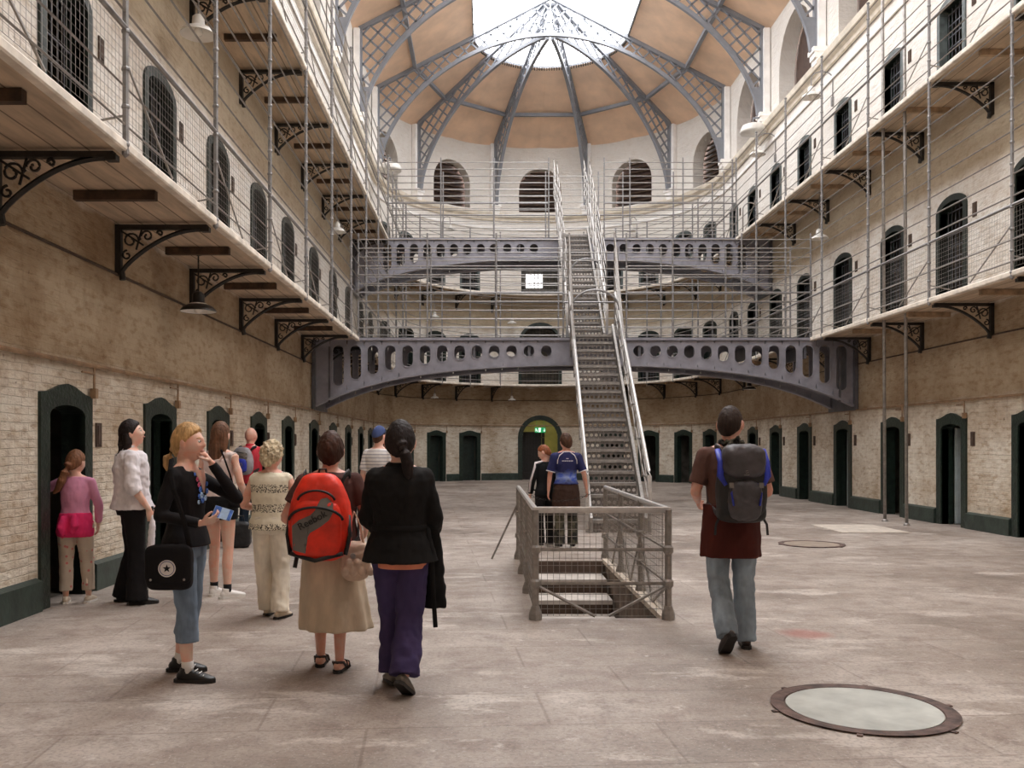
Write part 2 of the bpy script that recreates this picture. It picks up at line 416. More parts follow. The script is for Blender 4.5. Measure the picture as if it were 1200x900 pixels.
def put_door(kind, s, z, leaf=None):
    door_n[0] += 1; src = protos[kind]
    o = copy_tree(src); o.name = 'door_%d' % door_n[0]
    p, t, out = plan(s); o.location = (p.x, p.y, z); o.rotation_euler = (0,0,math.atan2(t.y, t.x)); o['kind'] = 'structure'
    if leaf: leaf_open(o, {'g':.36,'ga':.33}[kind], leaf[0], leaf[1])
    return o
for s, w in DOORS:
    a = w == 'a'; leaf = None; idx = [x for x, _ in DOORS].index(s)
    if w == 'l': leaf = (R(88), 'green') if idx % 2 else None
    elif w == 'a': leaf = (R(0), 'green') if abs(s-sA(47)) < .01 or abs(s-sA(62)) < .01 else ((-R(80), 'leaf_pale') if s > sA(100) else None)
    else: leaf = (R(86), 'leaf_pale') if idx % 4 else None
    put_door('ga' if a else 'g', s, 0, leaf)
    put_door('ma' if a else 'm', s, G1+.14); put_door('ua' if a else 'u', s, G2+.14)
for k in protos.values():
    for ch in list(k.children): bpy.data.objects.remove(ch)
    bpy.data.objects.remove(k)
# big central doorways of the apse
for lv, z in ((0,0),(1,G1+.14),(2,G2+.14)):
    door_n[0] += 1; p, t, o = plan(sA(90)); root = empty('door_%d' % door_n[0], (p.x,p.y,z), math.atan2(t.y,t.x), kind='structure')
    hw = .75 if lv == 0 else .8
    if lv < 2: round_surround(hw, 1.8 if lv == 0 else 1.76, .75, .19 if lv == 0 else .12).build('door_frame', 'reveal', root)
    else: surround(hw, 1.96, .1, .1).build('door_frame', 'greengrey', root)
    h = 2.9
    cm = MB(); y0, y1 = .6, 4.2; x = 1.3
    cm.quad((-x,y0,0),(-x,y1,0),(-x,y1,h),(-x,y0,h)); cm.quad((x,y1,0),(x,y0,0),(x,y0,h),(x,y1,h)); cm.quad((-x,y1,0),(x,y1,0),(x,y1,h),(-x,y1,h)); cm.quad((-x,y0,h),(-x,y1,h),(x,y1,h),(x,y0,h)); cm.quad((-x,y0,.005),(x,y0,.005),(x,y1,.005),(-x,y1,.005))
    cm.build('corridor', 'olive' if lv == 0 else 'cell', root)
    g = MB()
    for k in range(12):
        xx = -hw+.04+(2*hw-.08)*k/11; zt = 1.8+.75*math.sqrt(max(0,1-(xx/hw)**2)) if lv < 2 else 2.0
        if lv == 0 and xx > .1: continue
        g.tube([(xx,.3,0),(xx,.3,min(zt,2.05) if lv == 0 else zt)], .014, 4)
    for zz in (.3, 1.05, 1.8, 2.03): g.tube([(-hw,.3,zz),(.1 if lv == 0 else hw,.3,zz)], .02, 4)
    if lv == 0:
        for k in range(6): g.tube([(.1+k*.03,.32+k*.14,0),(.1+k*.03,.32+k*.14,2.03)], .014, 4)
        for zz in (.3,1.05,1.8,2.03): g.tube([(.1,.32,zz),(.25,1.02,zz)], .02, 4)
    g.build('gate', 'black_iron', root)
    if lv == 0: m = MB(); m.box((-.34,.52,1.02), (.86,.05,2.04)); m.build('gate_shade_panel', 'black_iron', root)  # black panel added in place of the corridor's darkness behind the gate
    if lv == 2:
        wm = MB()
        for i in range(4):
            for j in range(3): wm.box((-.33+i*.2, 4.15, 1.2+j*.22), (.17,.02,.19))
        wm.build('window_pane', emis('daylit_pane', (245,245,250), 6), root)
# exit sign in the central doorway
p, t, o = plan(sA(90))
sg = empty('exit_sign', (p.x+.02, p.y+.2, 2.12), 0, label='green and white lit running-man exit sign hanging in the arched doorway', cat='sign')
m = MB(); m.box((0,0,0),(.46,.05,.22)); m.tube([(-.15,0,.11),(-.15,0,.4)],.008,4); m.tube([(.15,0,.11),(.15,0,.4)],.008,4); m.build('sign_box', emis('exit_green', (30,150,90), .8), sg)
m = MB(); yy = -.03
m.box((-.03,yy,.0),(.09,.008,.17))
m.box((.02,yy-.004,.07),(.03,.006,.03)); 
m.prism([(.13,-.02),(.17,-.02),(.17,.07),(.19,.07),(.19,-.02),(.215,-.02),(.17,-.08)], .008, Matrix.Translation((0,yy,0)))
m.prism([(-.2,.07),(-.17,.075),(-.15,.02),(-.12,-.01),(-.13,-.08),(-.15,-.08),(-.15,-.02),(-.18,.0),(-.2,-.06),(-.215,-.05),(-.195,.02)], .008, Matrix.Translation((0,yy,0)))
m.lathe([(0,.0),(.017,.0)], (-.175,yy-.005,.09), 8)
m.build('pictogram', emis('exit_white', (235,245,238), 1.2), sg)
ld = bpy.data.lights.new('corridor_lamp', 'POINT'); ld.energy = 14; ld.shadow_soft_size = .15; ld.color = (1,.95,.7); lo = bpy.data.objects.new('corridor_lamp', ld); COL.objects.link(lo); lo.location = (p.x+.6, p.y+2.2, 2.6)

# ---------------------------------------------------------------- conduit, cornice, pipes
def sweep(m, a, b, prof, closed=True, uvz=False):
    """profile of (off, z) swept along the wall between a and b"""
    ss = srange(a, b); n = len(prof)
    for s0, s1 in zip(ss, ss[1:]):
        for i in range(n if closed else n-1):
            (o0,z0),(o1,z1) = prof[i], prof[(i+1) % n]
            m.quad(lift(s0,z0,o0), lift(s1,z0,o0), lift(s1,z1,o1), lift(s0,z1,o1), 0, [(s0,o0+z0),(s1,o0+z0),(s1,o1+z1),(s0,o1+z1)])
    for s in (ss[0], ss[-1]):
        if closed: m.add([lift(s,z,o) for o,z in prof], [tuple(range(n))])
def ring(off, z, r, n=6): return [(off+r*math.cos(2*PI*k/n), z+r*math.sin(2*PI*k/n)) for k in range(n)]
for i, (nm, a, b) in enumerate((('along the wall the pink girl faces', -2, YC), ('around the curved far wall', YC, S_AP), ('along the wall behind the tall poles', S_AP, S_END-4))):
    root = empty('wall_conduit', (0,0,0), label='rusty cream pipe fixed above the cell doors ' + nm, cat='pipe')
    m = MB(); sweep(m, a, b, ring(.05, 2.30, .022)); m.build('pipe', 'pipe', root, smooth=True)
    m = MB(); sweep(m, a, b, ring(.02, 3.36, .014)); m.build('upper_cable', 'niche', root, smooth=True)
    for s, w in DOORS:
        if a <= s <= b:
            d = MB(); s2 = s+.52
            d.tube([lift(s2, 2.3, .05), lift(s2, 2.05, .05)] , .012, 5); d.tube([lift(s2-.28,2.22,.05), lift(s2,2.22,.05)], .012, 5); d.box(lift(s2,2.02,.05), (.06,.06,.1))
            d.build('pipe_drop', 'pipe', root)
root = empty('trim_1', kind='structure'); m = MB()
sweep(m, Y0, S_END, [(0,10.9),(.08,10.92),(.1,11.0),(.22,11.08),(.26,11.2),(.0,11.26)]); m.build('cornice_moulding', 'cornice', root)
m = MB(); sweep(m, Y0, S_END, [(0,10.55),(.05,10.56),(.05,10.66),(0,10.68)]); m.build('string_course', 'white_paint', root)
# ---------------------------------------------------------------- galleries
BL = [7.35+2.45*k for k in range(10)]; BL = [2.45, 4.9] + BL
BR = [5.5, 7.93, 10.36, 12.8] + [15.2+2.43*k for k in range(7)]
BA = [8, 24, 40, 56, 71, 109, 124, 140, 156, 172]
STN = [(s,'l') for s in BL] + [(sA(a),'a') for a in BA] + [(sR(y),'r') for y in reversed(BR)]
SIDE = {'l': 'on the pink girl\'s side', 'a': 'on the curved far wall', 'r': 'on the tall poles\' side'}
def gallery(z, nm):
    root = empty('gallery_walkway', (0,0,0), label='%s gallery walkway of boards with a white edge, running round three walls' % nm, cat='gallery')
    a, b = Y0+.3, S_END-.3
    m = MB(); ss = srange(a, b)
    for s0, s1 in zip(ss, ss[1:]):
        m.quad(lift(s0,z+.03,0), lift(s1,z+.03,0), lift(s1,z+.03,GW-.05), lift(s0,z+.03,GW-.05), 0, [(s0,0),(s1,0),(s1,GW),(s0,GW)])
        m.quad(lift(s0,z+.08,0), lift(s1,z+.08,0), lift(s1,z+.08,GW-.05), lift(s0,z+.08,GW-.05), 0, [(s0,0),(s1,0),(s1,GW),(s0,GW)])
    m.build('deck', 'deck', root)
    m = MB(); sweep(m, a, b, [(GW-.05,z),(GW+.02,z),(GW+.03,z+.015),(GW+.03,z+.07),(GW+.02,z+.085),(GW-.05,z+.085)]); m.build('fascia', 'fascia', root)
    st = [s for s, _ in STN]
    for s0, s1 in zip(st, st[1:]):
        if s1-s0 > 3.5 or s1-s0 < .8: continue
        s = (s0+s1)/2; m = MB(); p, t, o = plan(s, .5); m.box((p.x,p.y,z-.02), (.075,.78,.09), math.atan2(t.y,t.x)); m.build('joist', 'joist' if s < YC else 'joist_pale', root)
gallery(G1, 'lower'); gallery(G2, 'upper')

# cast iron brackets
def bracket_mb():
    # local: y inward from the wall, z down from 0
    m = MB(); L = 1.0; H = .55; T = Matrix.Rotation(PI/2, 4, 'Z')
    m.box((0, L/2, -.025), (.07, L, .05)); m.box((0, .03, -H/2), (.07, .06, H)); m.box((0, L-.02, -.05), (.08,.09,.05))
    arc = []
    for k in range(15):
        u = k/14; arc.append((0, .05+(L-.12)*u, -H+.02+(H-.07)*math.sin(u*PI/2)**.8))
    for i in range(14):
        a, b = arc[i], arc[i+1]; m.tube([a, b], .026, 5, cap=False)
    m.tube([(0,.06,-H+.04),(0,.075,-H-.05)], .035, 6)
    def scroll(cy, cz, r, a0, turns, sgn=1):
        pts = [(0, cy+r*(1-.75*k/18)*math.cos(a0+sgn*turns*2*PI*k/18), cz+r*(1-.75*k/18)*math.sin(a0+sgn*turns*2*PI*k/18)) for k in range(19)]
        m.tube(pts, .013, 4, cap=False)
    scroll(.16, -.17, .09, 0, 1.2); scroll(.34, -.12, .065, PI, 1.2, -1); scroll(.12, -.33, .055, PI/2, 1.1); scroll(.48, -.09, .035, PI, 1.1, -1)
    m.tube([(0,.05,-.06),(0,.30,-.22)], .014, 4); m.tube([(0,.28,-.05),(0,.22,-.27)], .012, 4)
    m.lathe([(0,.02),(.02,.0),(0,-.02)], (0,.26,-.15), 6)
    return m
bp = None
for z, lv in ((G1,'lower'),(G2,'upper')):
    cnt = {'l':0,'a':0,'r':0}
    lst = [x for x in STN if x[1] == 'l'] + [x for x in STN if x[1] == 'a'] + [x for x in reversed(STN) if x[1] == 'r']
    for s, w in lst:
        y = plan(s)[0].y
        if w == 'l' and y < 4 or w == 'r' and y < 9: continue
        k = cnt[w]; cnt[w] += 1
        if bp is None: bp = bracket_mb().build('iron_bracket', 'black_iron'); o = bp
        else: o = bp.copy(); COL.objects.link(o)
        p, t, out = plan(s); o.location = (p.x,p.y,z); o.rotation_euler = (0,0,math.atan2(-out.y,-out.x)-PI/2)
        lab = ('%s scrolled black iron bracket under the %s gallery ' + {'l': "above the tourists' wall", 'r': "behind the tall poles", 'a': "of the far curve"}[w]) % (ORD[k], lv)
        tag(o, lab, 'bracket', 'scrolled brackets under the %s gallery' % lv)

# ---------------------------------------------------------------- gallery railings
def post_mb(h, r=.026):
    m = MB(); m.tube([(0,0,0),(0,0,h)], r, 6)
    for k in range(int(h/.31)+1): m.lathe([(r,-.02),(r*1.35,-.008),(r*1.35,.008),(r,.02)], (0,0,.06+k*.31), 6)
    m.lathe([(0,.03),(.03,.02),(.032,-.02),(.0,-.05)], (0,0,0), 8); return m
def railing(z, top, a, b, stn, label, mesh, zr=.31):
    root = empty('gallery_railing', (0,0,0), label=label, cat='railing', group='railings along the galleries')
    off = GW+.01; zd = z+.10; pm = None
    for s in stn:
        q, t, o = plan(s, off)
        if pm is None: pm = post_mb(top-z).build('post', 'rail', root); c = pm
        else: c = pm.copy(); COL.objects.link(c)
        c.location = (q.x,q.y,z)
    n = int((top-z-.2)/zr)
    for k in range(n+1):
        zz = z+.22+k*zr
        if zz > top: break
        m = MB()
        if abs(zz-(z+.22+.31*2.5)) < .2 and k == (2 if zr > .3 else 3): 
            sweep(m, a, b, ring(off, z+1.02, .024, 6)); m.build('handrail', 'rail', root, smooth=True); continue
        sweep(m, a, b, ring(off, zz, .0125, 4)); m.build('rod', 'rod', root)
    for s in stn:
        if not (a+1.3 < s < b): continue
        if s < YC: m = MB().tube([lift(s,z+.75,off), lift(s+1.15,z+.12,off-.02)], .011, 4)
        elif s > S_AP: m = MB().tube([lift(s,z+.75,off), lift(s-1.15,z+.12,off-.02)], .011, 4)
        else: continue
        m.tube([lift(s,z+.3,off), lift(s,z+.2,off-.5)], .011, 4)
        m.build('stay', 'rod', root)
    if mesh:
        m = MB(); s = mesh[0]; step = .07
        def wire(p, q, w=.0022):
            p = V(*p); q = V(*q); t = (q-p).normalized(); u = V(0,0,1) if abs(t.z) < .9 else plan((a+b)/2)[1]; v = t.cross(u).normalized()*w; u = u*w
            m.add([p+u, p+v, p-u, q+u, q+v, q-u], ((0,1,4,3),(1,2,5,4),(2,0,3,5)))
        while s <= mesh[1]:
            wire(lift(s,z+.14,off-.02), lift(s,z+1.0,off-.02)); s += step
        ss = srange(*mesh)
        for s0, s1 in zip(ss, ss[1:]):
            for k in range(13): wire(lift(s0,z+.14+k*.07,off-.02), lift(s1,z+.14+k*.07,off-.02))
        m.build('wire_mesh', 'rod', root)
for z, top, lv in ((G1, G2, 'lower'), (G2, G2+2.5, 'upper')):
    for w, a, b, nm in (('l', 1.0, YC, "above the tourists' wall"), ('a', YC, S_AP, 'round the far curve'), ('r', S_AP, S_END-9, 'behind the tall poles')):
        stn = [s for s, ww in STN if ww == w and a-.01 <= s <= b]
        if w == 'a': stn = [sA(x) for x in (1,)] + stn + [sA(179)]
        mesh = None
        if lv == 'lower': mesh = {'l': (3.0, 29.0), 'r': (sR(27.0), sR(11.5)), 'a': None}[w]
        else: mesh = {'l': (5.0, 20.0), 'r': None, 'a': None}[w]
        railing(z, top, a, b, stn, 'tall grey cage railing of rods on the %s gallery %s' % (lv, nm), mesh, .31 if w != 'a' else .31)

# ---------------------------------------------------------------- iron bridges
def stadium_cell(x0, x1, zb0, zb1, zt, cx, hz0, hz1, hw):
    """outer cell with sloped bottom, stadium hole; 24 points each"""
    hole = []
    for k in range(12): a = PI*k/11; hole.append((cx+hw*math.cos(a), hz1-hw+hw*math.sin(a)))
    for k in range(12): a = PI+PI*k/11; hole.append((cx+hw*math.cos(a), hz0+hw+hw*math.sin(a)))
    out = []
    for i, (x, z) in enumerate(hole):
        if i < 12:
            u = i/11
            if u < .25: out.append((x1, (zb1+zt)/2+(zt-(zb1+zt)/2)*u/.25))
            elif u > .75: out.append((x0, zt+((zb0+zt)/2-zt)*(u-.75)/.25))
            else: out.append((x1+(x0-x1)*(u-.25)/.5, zt))
        else:
            u = (i-12)/11
            if u < .25: out.append((x0, (zb0+zt)/2+(zb0-(zb0+zt)/2)*u/.25))
            elif u > .75: out.append((x1, zb1+((zb1+zt)/2-zb1)*(u-.75)/.25))
            else: v = (u-.25)/.5; out.append((x0+(x1-x0)*v, zb0+(zb1-zb0)*v))
    return out, hole
def girder(y, top, holes, d=.05, depth0=1.62, depth1=.62):
    m = MB(); half = (XR-XL)/2
    def bot(x): u = min(1, abs(x-CX)/half); return top - (depth1 + (depth0-depth1)*(u**2.1*.55 + u**5*.45))
    zt = top-.06; xs = sorted(holes); edges = [XL+.02] + [(xs[0]-.2)] + [(p+q)/2 for p, q in zip(xs, xs[1:])] + [xs[-1]+.2] + [XR-.02]
    T = Matrix.Translation((0,y,0))
    for i, cx in enumerate(xs):
        x0, x1 = edges[i+1], edges[i+2]; hz0 = max(bot(cx)+.21, 0); hz1 = top-.17
        if hz1-hz0 < .28: hz0 = hz1-.28
        hw = .135
        gap = x1-x0
        if gap > 1.0: 
            x0b, x1b = max(x0, cx-.2), min(x1, cx+.2)
            if x0b > x0+.01: m.prism([(x0,bot(x0)),(x0b,bot(x0b)),(x0b,zt),(x0,zt)], d, T)
            if x1b < x1-.01: m.prism([(x1b,bot(x1b)),(x1,bot(x1)),(x1,zt),(x1b,zt)], d, T)
            x0, x1 = x0b, x1b
        m.plate([stadium_cell(x0, x1, bot(x0), bot(x1), zt, cx, hz0, hz1, hw)], d, T)
        # raised lip around each hole
        o, h = stadium_cell(x0,x1,bot(x0),bot(x1),zt,cx,hz0,hz1,hw)
        m.tube([(x, y-.03, z) for x, z in h], .016, 4, closed=True)
    for x0, x1 in ((edges[0],edges[1]), (edges[-2],edges[-1])): m.prism([(x0,bot(x0)),(x1,bot(x1)),(x1,zt),(x0,zt)], d, T)
    # flanges
    m.box((CX, y, top-.04), (XR-XL-.04, .16, .05)); 
    n = 40; pts = [XL+.02+(XR-XL-.04)*k/n for k in range(n+1)]
    for p, q in zip(pts, pts[1:]):
        vs = [V(x, y+s, bot(x)+dz) for x in (p,q) for s in (-.09,.09) for dz in (-.03,.02)]
        m.add(vs, ((0,1,3,2),(4,6,7,5),(0,4,5,1),(2,3,7,6),(0,2,6,4),(1,5,7,3)))
    return m
def bridge(y, z, label, gap, width=1.35, cage=2.4, holes=None):
    root = empty('iron_bridge', (CX, y, 0), label=label, cat='bridge', group=None); root.location = (0,0,0)
    for k, yy in enumerate((y, y+width)): girder(yy, z+.08, holes).build('girder', 'iron', root)
    m = MB(); m.box((CX, y+width/2, z+.06), (XR-XL-2.1, width+.1, .05)); m.build('deck', 'iron_dark', root)
    for k in range(9):
        x = XL+1.2+k*(XR-XL-2.4)/8; m = MB(); m.box((x, y+width/2, z-.25), (.06, width, .3)); m.build('cross_beam', 'iron_dark', root)
    for x, sg in ((XL+.06,1),(XR-.06,-1)):
        m = MB(); m.box((x, y+width/2, z-.78), (.08, width+.25, 1.65)); m.box((x+sg*.35, y-.03, z-.78), (.05,.03,1.3)); m.build('wall_plate', 'iron_dark', root)
    xs = [k for k in (XL+GW, XL+GW+1.6, XL+GW+3.2, gap[0], gap[1], XR-GW-3.2, XR-GW-1.6, XR-GW)]
    for yy, g in ((y-.02, True), (y+width+.02, False)):
        for i, x in enumerate(xs):
            m = post_mb(cage, .021); o = m.build('post', 'rail', root); o.location = (x, yy, z+.1)
        segs = [(XL+GW, gap[0]), (gap[1], XR-GW)] if g else [(XL+GW, XR-GW)]
        for a, b in segs:
            for k in range(1, 12):
                m = MB(); m.tube([(a, yy, z+.1+k*.205), (b, yy, z+.1+k*.205)], .013 if k != 5 else .022, 5); m.build('handrail' if k == 5 else 'rod', 'rod' if k != 5 else 'rail', root)
    return root
def hx(px, y): return (px-570)*y/1050
B1Y, B2Y = 20.8, 27.0
h1 = [hx(396.7+20.28*k, B1Y) for k in range(13)] + [hx(748+19.8*k, B1Y) for k in range(13)]
g1 = (hx(660,B1Y), hx(734,B1Y)); g2 = (hx(643,B2Y), hx(708,B2Y))
h2 = [hx(454+15.6*k, B2Y) for k in range(12)] + [hx(715+15.4*k, B2Y) for k in range(11)]
bridge(B1Y, G1, 'lower grey iron bridge with arched girder pierced by rows of oval holes', g1, holes=h1)
bridge(B2Y, G2, 'upper grey iron bridge with pierced girder, crossing above the lower one', g2, holes=h2)

# ---------------------------------------------------------------- staircase
def riser_plate(w, h, n, holes=True):
    cells = []; cw = w/n
    for k in range(n):
        x0 = -w/2+k*cw; cx = x0+cw/2; cz = h*.5; r = min(cw, h)*.36
        hole = [(cx+r*math.cos(PI/6+2*PI*i/12), cz+r*math.sin(PI/6+2*PI*i/12)) for i in range(12)]
        hole = [hole[i] if i % 2 == 0 else ((hole[i-1][0]+hole[(i+1) % 12][0])/2, (hole[i-1][1]+hole[(i+1) % 12][1])/2) for i in range(12)]
        out = []
        for i in range(12):
            a = PI/6+2*PI*i/12; c, s = math.cos(a), math.sin(a); t = min((cw/2)/abs(c) if abs(c) > 1e-6 else 9, (h/2)/abs(s) if abs(s) > 1e-6 else 9); out.append((cx+c*t, cz+s*t))
        cells.append((out, hole))
    return cells
M['iron_riser'] = mat('dull_riser_paint', (108,102,98), .5, .15, 9, .1, metal=.2)
def stairs(label, x0, y0, z0, x1, y1, z1, n, w, cage, grp):
    root = empty('iron_staircase', (x0,y0,z0), label=label, cat='staircase', group=grp)
    L = y1-y0; Hh = z1-z0; rise = Hh/n; run = L/n; dx = (x1-x0)
    def P(u, off, zz, dy=0): return V(dx*u+off, L*u+dy, Hh*u+zz)
    rp = MB().plate(riser_plate(w, rise-.05, 9), .008); tp = MB(); tp.box((0,run/2,0), (w,run+.03,.03)); tp.box((0,-.01,-.012), (w,.03,.05))
    r0 = t0 = None
    for k in range(n):
        for kind in ('riser','tread'):
            if kind == 'riser':
                if r0 is None: r0 = rp.build('riser', 'iron_riser', root); o = r0
                else: o = r0.copy(); COL.objects.link(o)
                o.location = P(k/n, 0, .01)
            else:
                if t0 is None: t0 = tp.build('tread', 'steel', root); o = t0
                else: o = t0.copy(); COL.objects.link(o)
                o.location = P(k/n, 0, rise)
    for sg in (-1, 1):
        m = MB(); a, b = P(0, sg*(w/2+.045), 0), P(1, sg*(w/2+.045), 0); t = .025
        vs = []
        for p, lo, hi in ((a, -.0, .26), (b, -.1, .26)):
            for xx in (-t, t):
                for zz in (lo, hi): vs.append(p+V(xx, -.08 if p == a else 0, zz))
        m.add(vs, ((0,1,3,2),(4,6,7,5),(0,4,5,1),(2,3,7,6),(0,2,6,4),(1,5,7,3)))
        for u in (0,1): pass
        m.tube([P(0,sg*(w/2+.045),.27), P(1,sg*(w/2+.045),.27)], .035, 4); m.build('stringer', 'steel', root)
        m = MB(); x = sg*(w/2+.11)
        m.tube([P(0,x,.02,-.06), P(0,x,.96,-.06), P(.01,x,1.02), P(1,x,1.02)], .034, 8); m.build('handrail', 'handrail', root, smooth=True)
        m = MB(); nb = max(4, n//3)
        for k in range(nb+1): u = k/nb; m.tube([P(u,x,.25), P(u,x,(cage if cage else 1.0))], .016, 5)
        m.build('balusters', 'steel', root)
        rods = MB()
        for zz in ((.5,.76) if not cage else (.45,.65,.85,1.3,1.6,1.9,2.2)): rods.tube([P(0.02,x,zz), P(1,x,zz)], .012 if not cage else .014, 5)
        if cage:
            for zz in (.3,.55,.8,1.05,1.3): rods.tube([P(1,x,zz), P(1.46,x,zz)], .014, 5)
            for u in (1.0,1.15,1.3,1.46): rods.tube([P(u,x,.1), P(u,x,1.35)], .016, 5)
        else:
            for zz in (1.3,1.6,1.9,2.2): rods.tube([P(.66,x,1.02), P(1.02,x,zz+.1)], .013, 5)
            rods.tube([P(1.02,x,.2), P(1.02,x,2.35)], .022, 6)
        rods.build('side_rods', 'steel', root)
        if not cage:
            m = MB()
            for k in range(nb): m.tube([P(k/nb,x,.3), P((k+1)/nb,x,.95)], .011, 4); m.tube([P(k/nb,x,.95), P((k+1)/nb,x,.3)], .011, 4)
            m.build('lattice', 'steel', root)
    return root
xa, xb = 2.24, hx(694, 20.8)
stairs('lower flight of the grey steel staircase, rising from the stone floor', xa, 15.25, 0, xb, 20.75, G1+.1, 20, .84, 0, None)
b1 = hx(694,20.8); 
stairs('upper flight of the grey steel staircase, caged between the two bridges', b1+.03, 22.2, G1+.1, hx(672,27.0), 27.0, G2+.1, 19, .76, 2.3, None)
for nm, x, y, z, w in (('near the top of the lower stair flight', b1-.03, 20.0, 3.45, 1.08), ('halfway up the upper stair flight', hx(688,24.4), 24.4, 5.15, .86)):
    m = MB(); pts = [(x-w/2, y, z+.0)] + [(x-w/2*math.cos(PI*k/16), y, z+1.05+w*.42*math.sin(PI*k/16)) for k in range(17)] + [(x+w/2, y, z)]
    m.tube(pts, .026, 6); tag(m.build('rail_hoop', 'rail', smooth=True), 'round-topped grey rail hoop ' + nm, 'hoop')
for x, nm in ((hx(866+12,27.0), 'upper bridge'),):
    m = MB(); pts = [(x-.22, 26.9, G2+.15)] + [(x-.22*math.cos(PI*k/12), 26.9, G2+.9+.22*math.sin(PI*k/12)) for k in range(13)] + [(x+.22, 26.9, G2+.15)]
    m.tube(pts, .02, 6); tag(m.build('rail_hoop', 'rod', smooth=True), 'small pale hoop at the end of the upper bridge', 'hoop')

# ---------------------------------------------------------------- stairwell going down
root = empty('basement_steps', (0,0,0), label='worn stone steps leading down inside the mesh-railed opening', cat='steps')
M['step'] = mat('worn_step_stone', (188,180,172), .6, .12, 5, .2)
M['well'] = mat('well_wall', (112,98,86), .8, .2, 4, .2)
for k in range(7):
    m = MB(); yb = WY1-.5*k; zt = -.165*(k+1)+.01
    m.box(((WX0+WX1)/2, yb-.27, zt-.03), (WX1-WX0-.08, .56, .05)); m.build('tread', 'step', root)
    m = MB(); m.box(((WX0+WX1)/2, yb+.0-.01, zt+.055), (WX1-WX0-.08, .02, .165)); m.build('riser', 'riser_dark', root)
m = MB(); zb = -2.0
for a, b in (((WX0,WY0),(WX0,WY1)),((WX1,WY1),(WX1,WY0)),((WX1,WY0),(WX0,WY0)),((WX0,WY1),(WX1,WY1))): m.quad((*a,0),(*b,0),(*b,zb),(*a,zb))
m.quad((WX0,WY0,zb),(WX1,WY0,zb),(WX1,WY1,zb),(WX0,WY1,zb)); tag(m.build('wall_stairwell', 'well'), kind='structure')
root = empty('trim_2', kind='structure')
m = MB(); sl = [(WX1-.04, WY1, 0), (WX1-.04, WY0+.3, -.95)]
m.box((WX1+.03,(WY0+WY1)/2,.0), (.10,WY1-WY0+.1,.05)); m.build('well_kerb', 'fascia', root)
# railing of the well
root = empty('stairwell_railing', (0,0,0), label='waist-high grey steel railing with wire mesh round the floor opening', cat='railing')
X0r, X1r, Ya, Yb = .42, 1.56, 7.68, 11.75; ht = .94
def vpost(x, y, r=.03):
    m = MB(); m.tube([(0,0,0),(0,0,ht)], r, 6); m.lathe([(0,.12),(r*1.1,.12),(r*1.9,.05),(r*1.9,0)], (0,0,0), 8)
    for z in (.31,.60): m.lathe([(r,-.04),(r*1.5,-.02),(r*1.5,.02),(r,.04)], (0,0,z), 8)
    o = m.build('post', 'steel', root, smooth=False); o.location = (x,y,0)
for x, y in ((X0r,Ya),(X1r,Ya),(X0r,9.05),(X0r,10.4),(X0r,Yb),(X1r,9.05),(X1r,10.4),(X1r,Yb)): vpost(x, y)
m = MB(); m.tube([(X0r,Yb,ht),(X0r,Ya,ht),(X1r,Ya,ht),(X1r,Yb,ht)], .028, 8); m.build('handrail', 'handrail', root)
for z in (.31,.60): m = MB(); m.tube([(X0r,Yb,z),(X0r,Ya,z),(X1r,Ya,z),(X1r,Yb,z)], .015, 5); m.build('middle_rail', 'steel', root)
for pts in ([(X0r,Ya,.30),(.93,Ya,.03)], [(X1r,Ya,.30),(1.05,Ya,.03)], [(X1r,Ya,.3),(X1r,8.4,.03)], [(X1r,9.05,.6),(X1r,8.4,.03)], [(X1r,9.05,.6),(X1r,9.7,.03)], [(X1r,10.4,.6),(X1r,9.7,.03)], [(X0r,Yb,.75),(X0r-.35,Yb+.0,.0)], [(X1r,10.4,.6),(X1r,11.1,.03)]):
    MB().tube(pts, .014, 5).build('brace', 'steel', root)
m = MB()
def seg(a, b): m.tube([a, b], .0026, 4, cap=False)
def panel(a, b, z0, z1, sx=.05, sz=.062):
    a = V(*a); b = V(*b); L = (b-a).length; n = int(L/sx)
    for k in range(1, n): q = a+(b-a)*k/n; seg((q.x,q.y,z0),(q.x,q.y,z1))
    k = z0
    while k < z1: seg((a.x,a.y,k),(b.x,b.y,k)); k += sz
panel((X0r,Ya,0),(X1r,Ya,0),.03,.92); panel((X0r,Ya,0),(X0r,Yb,0),.03,.92); panel((X1r,Ya,0),(X1r,Yb,0),.03,.92)
m.build('wire_mesh', 'steel', root)
m = MB()
n = 26
for k in range(n):
    u0, u1 = k/n, (k+1)/n
    f = lambda u: V(X0r+(X1r-X0r-.1)*u, Yb, .9-.28*4*u*(1-u)*.5)
    a, b = f(u0), f(u1); c = (a+b)/2; t = (b-a)*.62; sd = V(0,.012,0) if k % 2 else V(0,0,.012)
    m.tube([c-t, c-t*.5+sd, c+t*.5+sd, c+t, c+t*.5-sd, c-t*.5-sd], .0035, 4, closed=True)
m.build('chain', 'black_iron', root)

# tall poles
for x, y, nm in ((hx(1037,17.5), 17.5, 'farther'), (hx(1062.5,16.6), 16.6, 'nearer')):
    m = MB(); m.tube([(0,0,0),(-.06,0,13)], .032, 8); m.lathe([(0,.05),(.04,.05),(.06,.01),(.06,0)], (0,0,0), 10)
    o = m.build('tall_pole', 'steel', smooth=True); o.location = (x,y,0); tag(o, '%s of the two slim grey poles rising from the floor past both galleries' % nm, 'pole', 'tall slim poles')

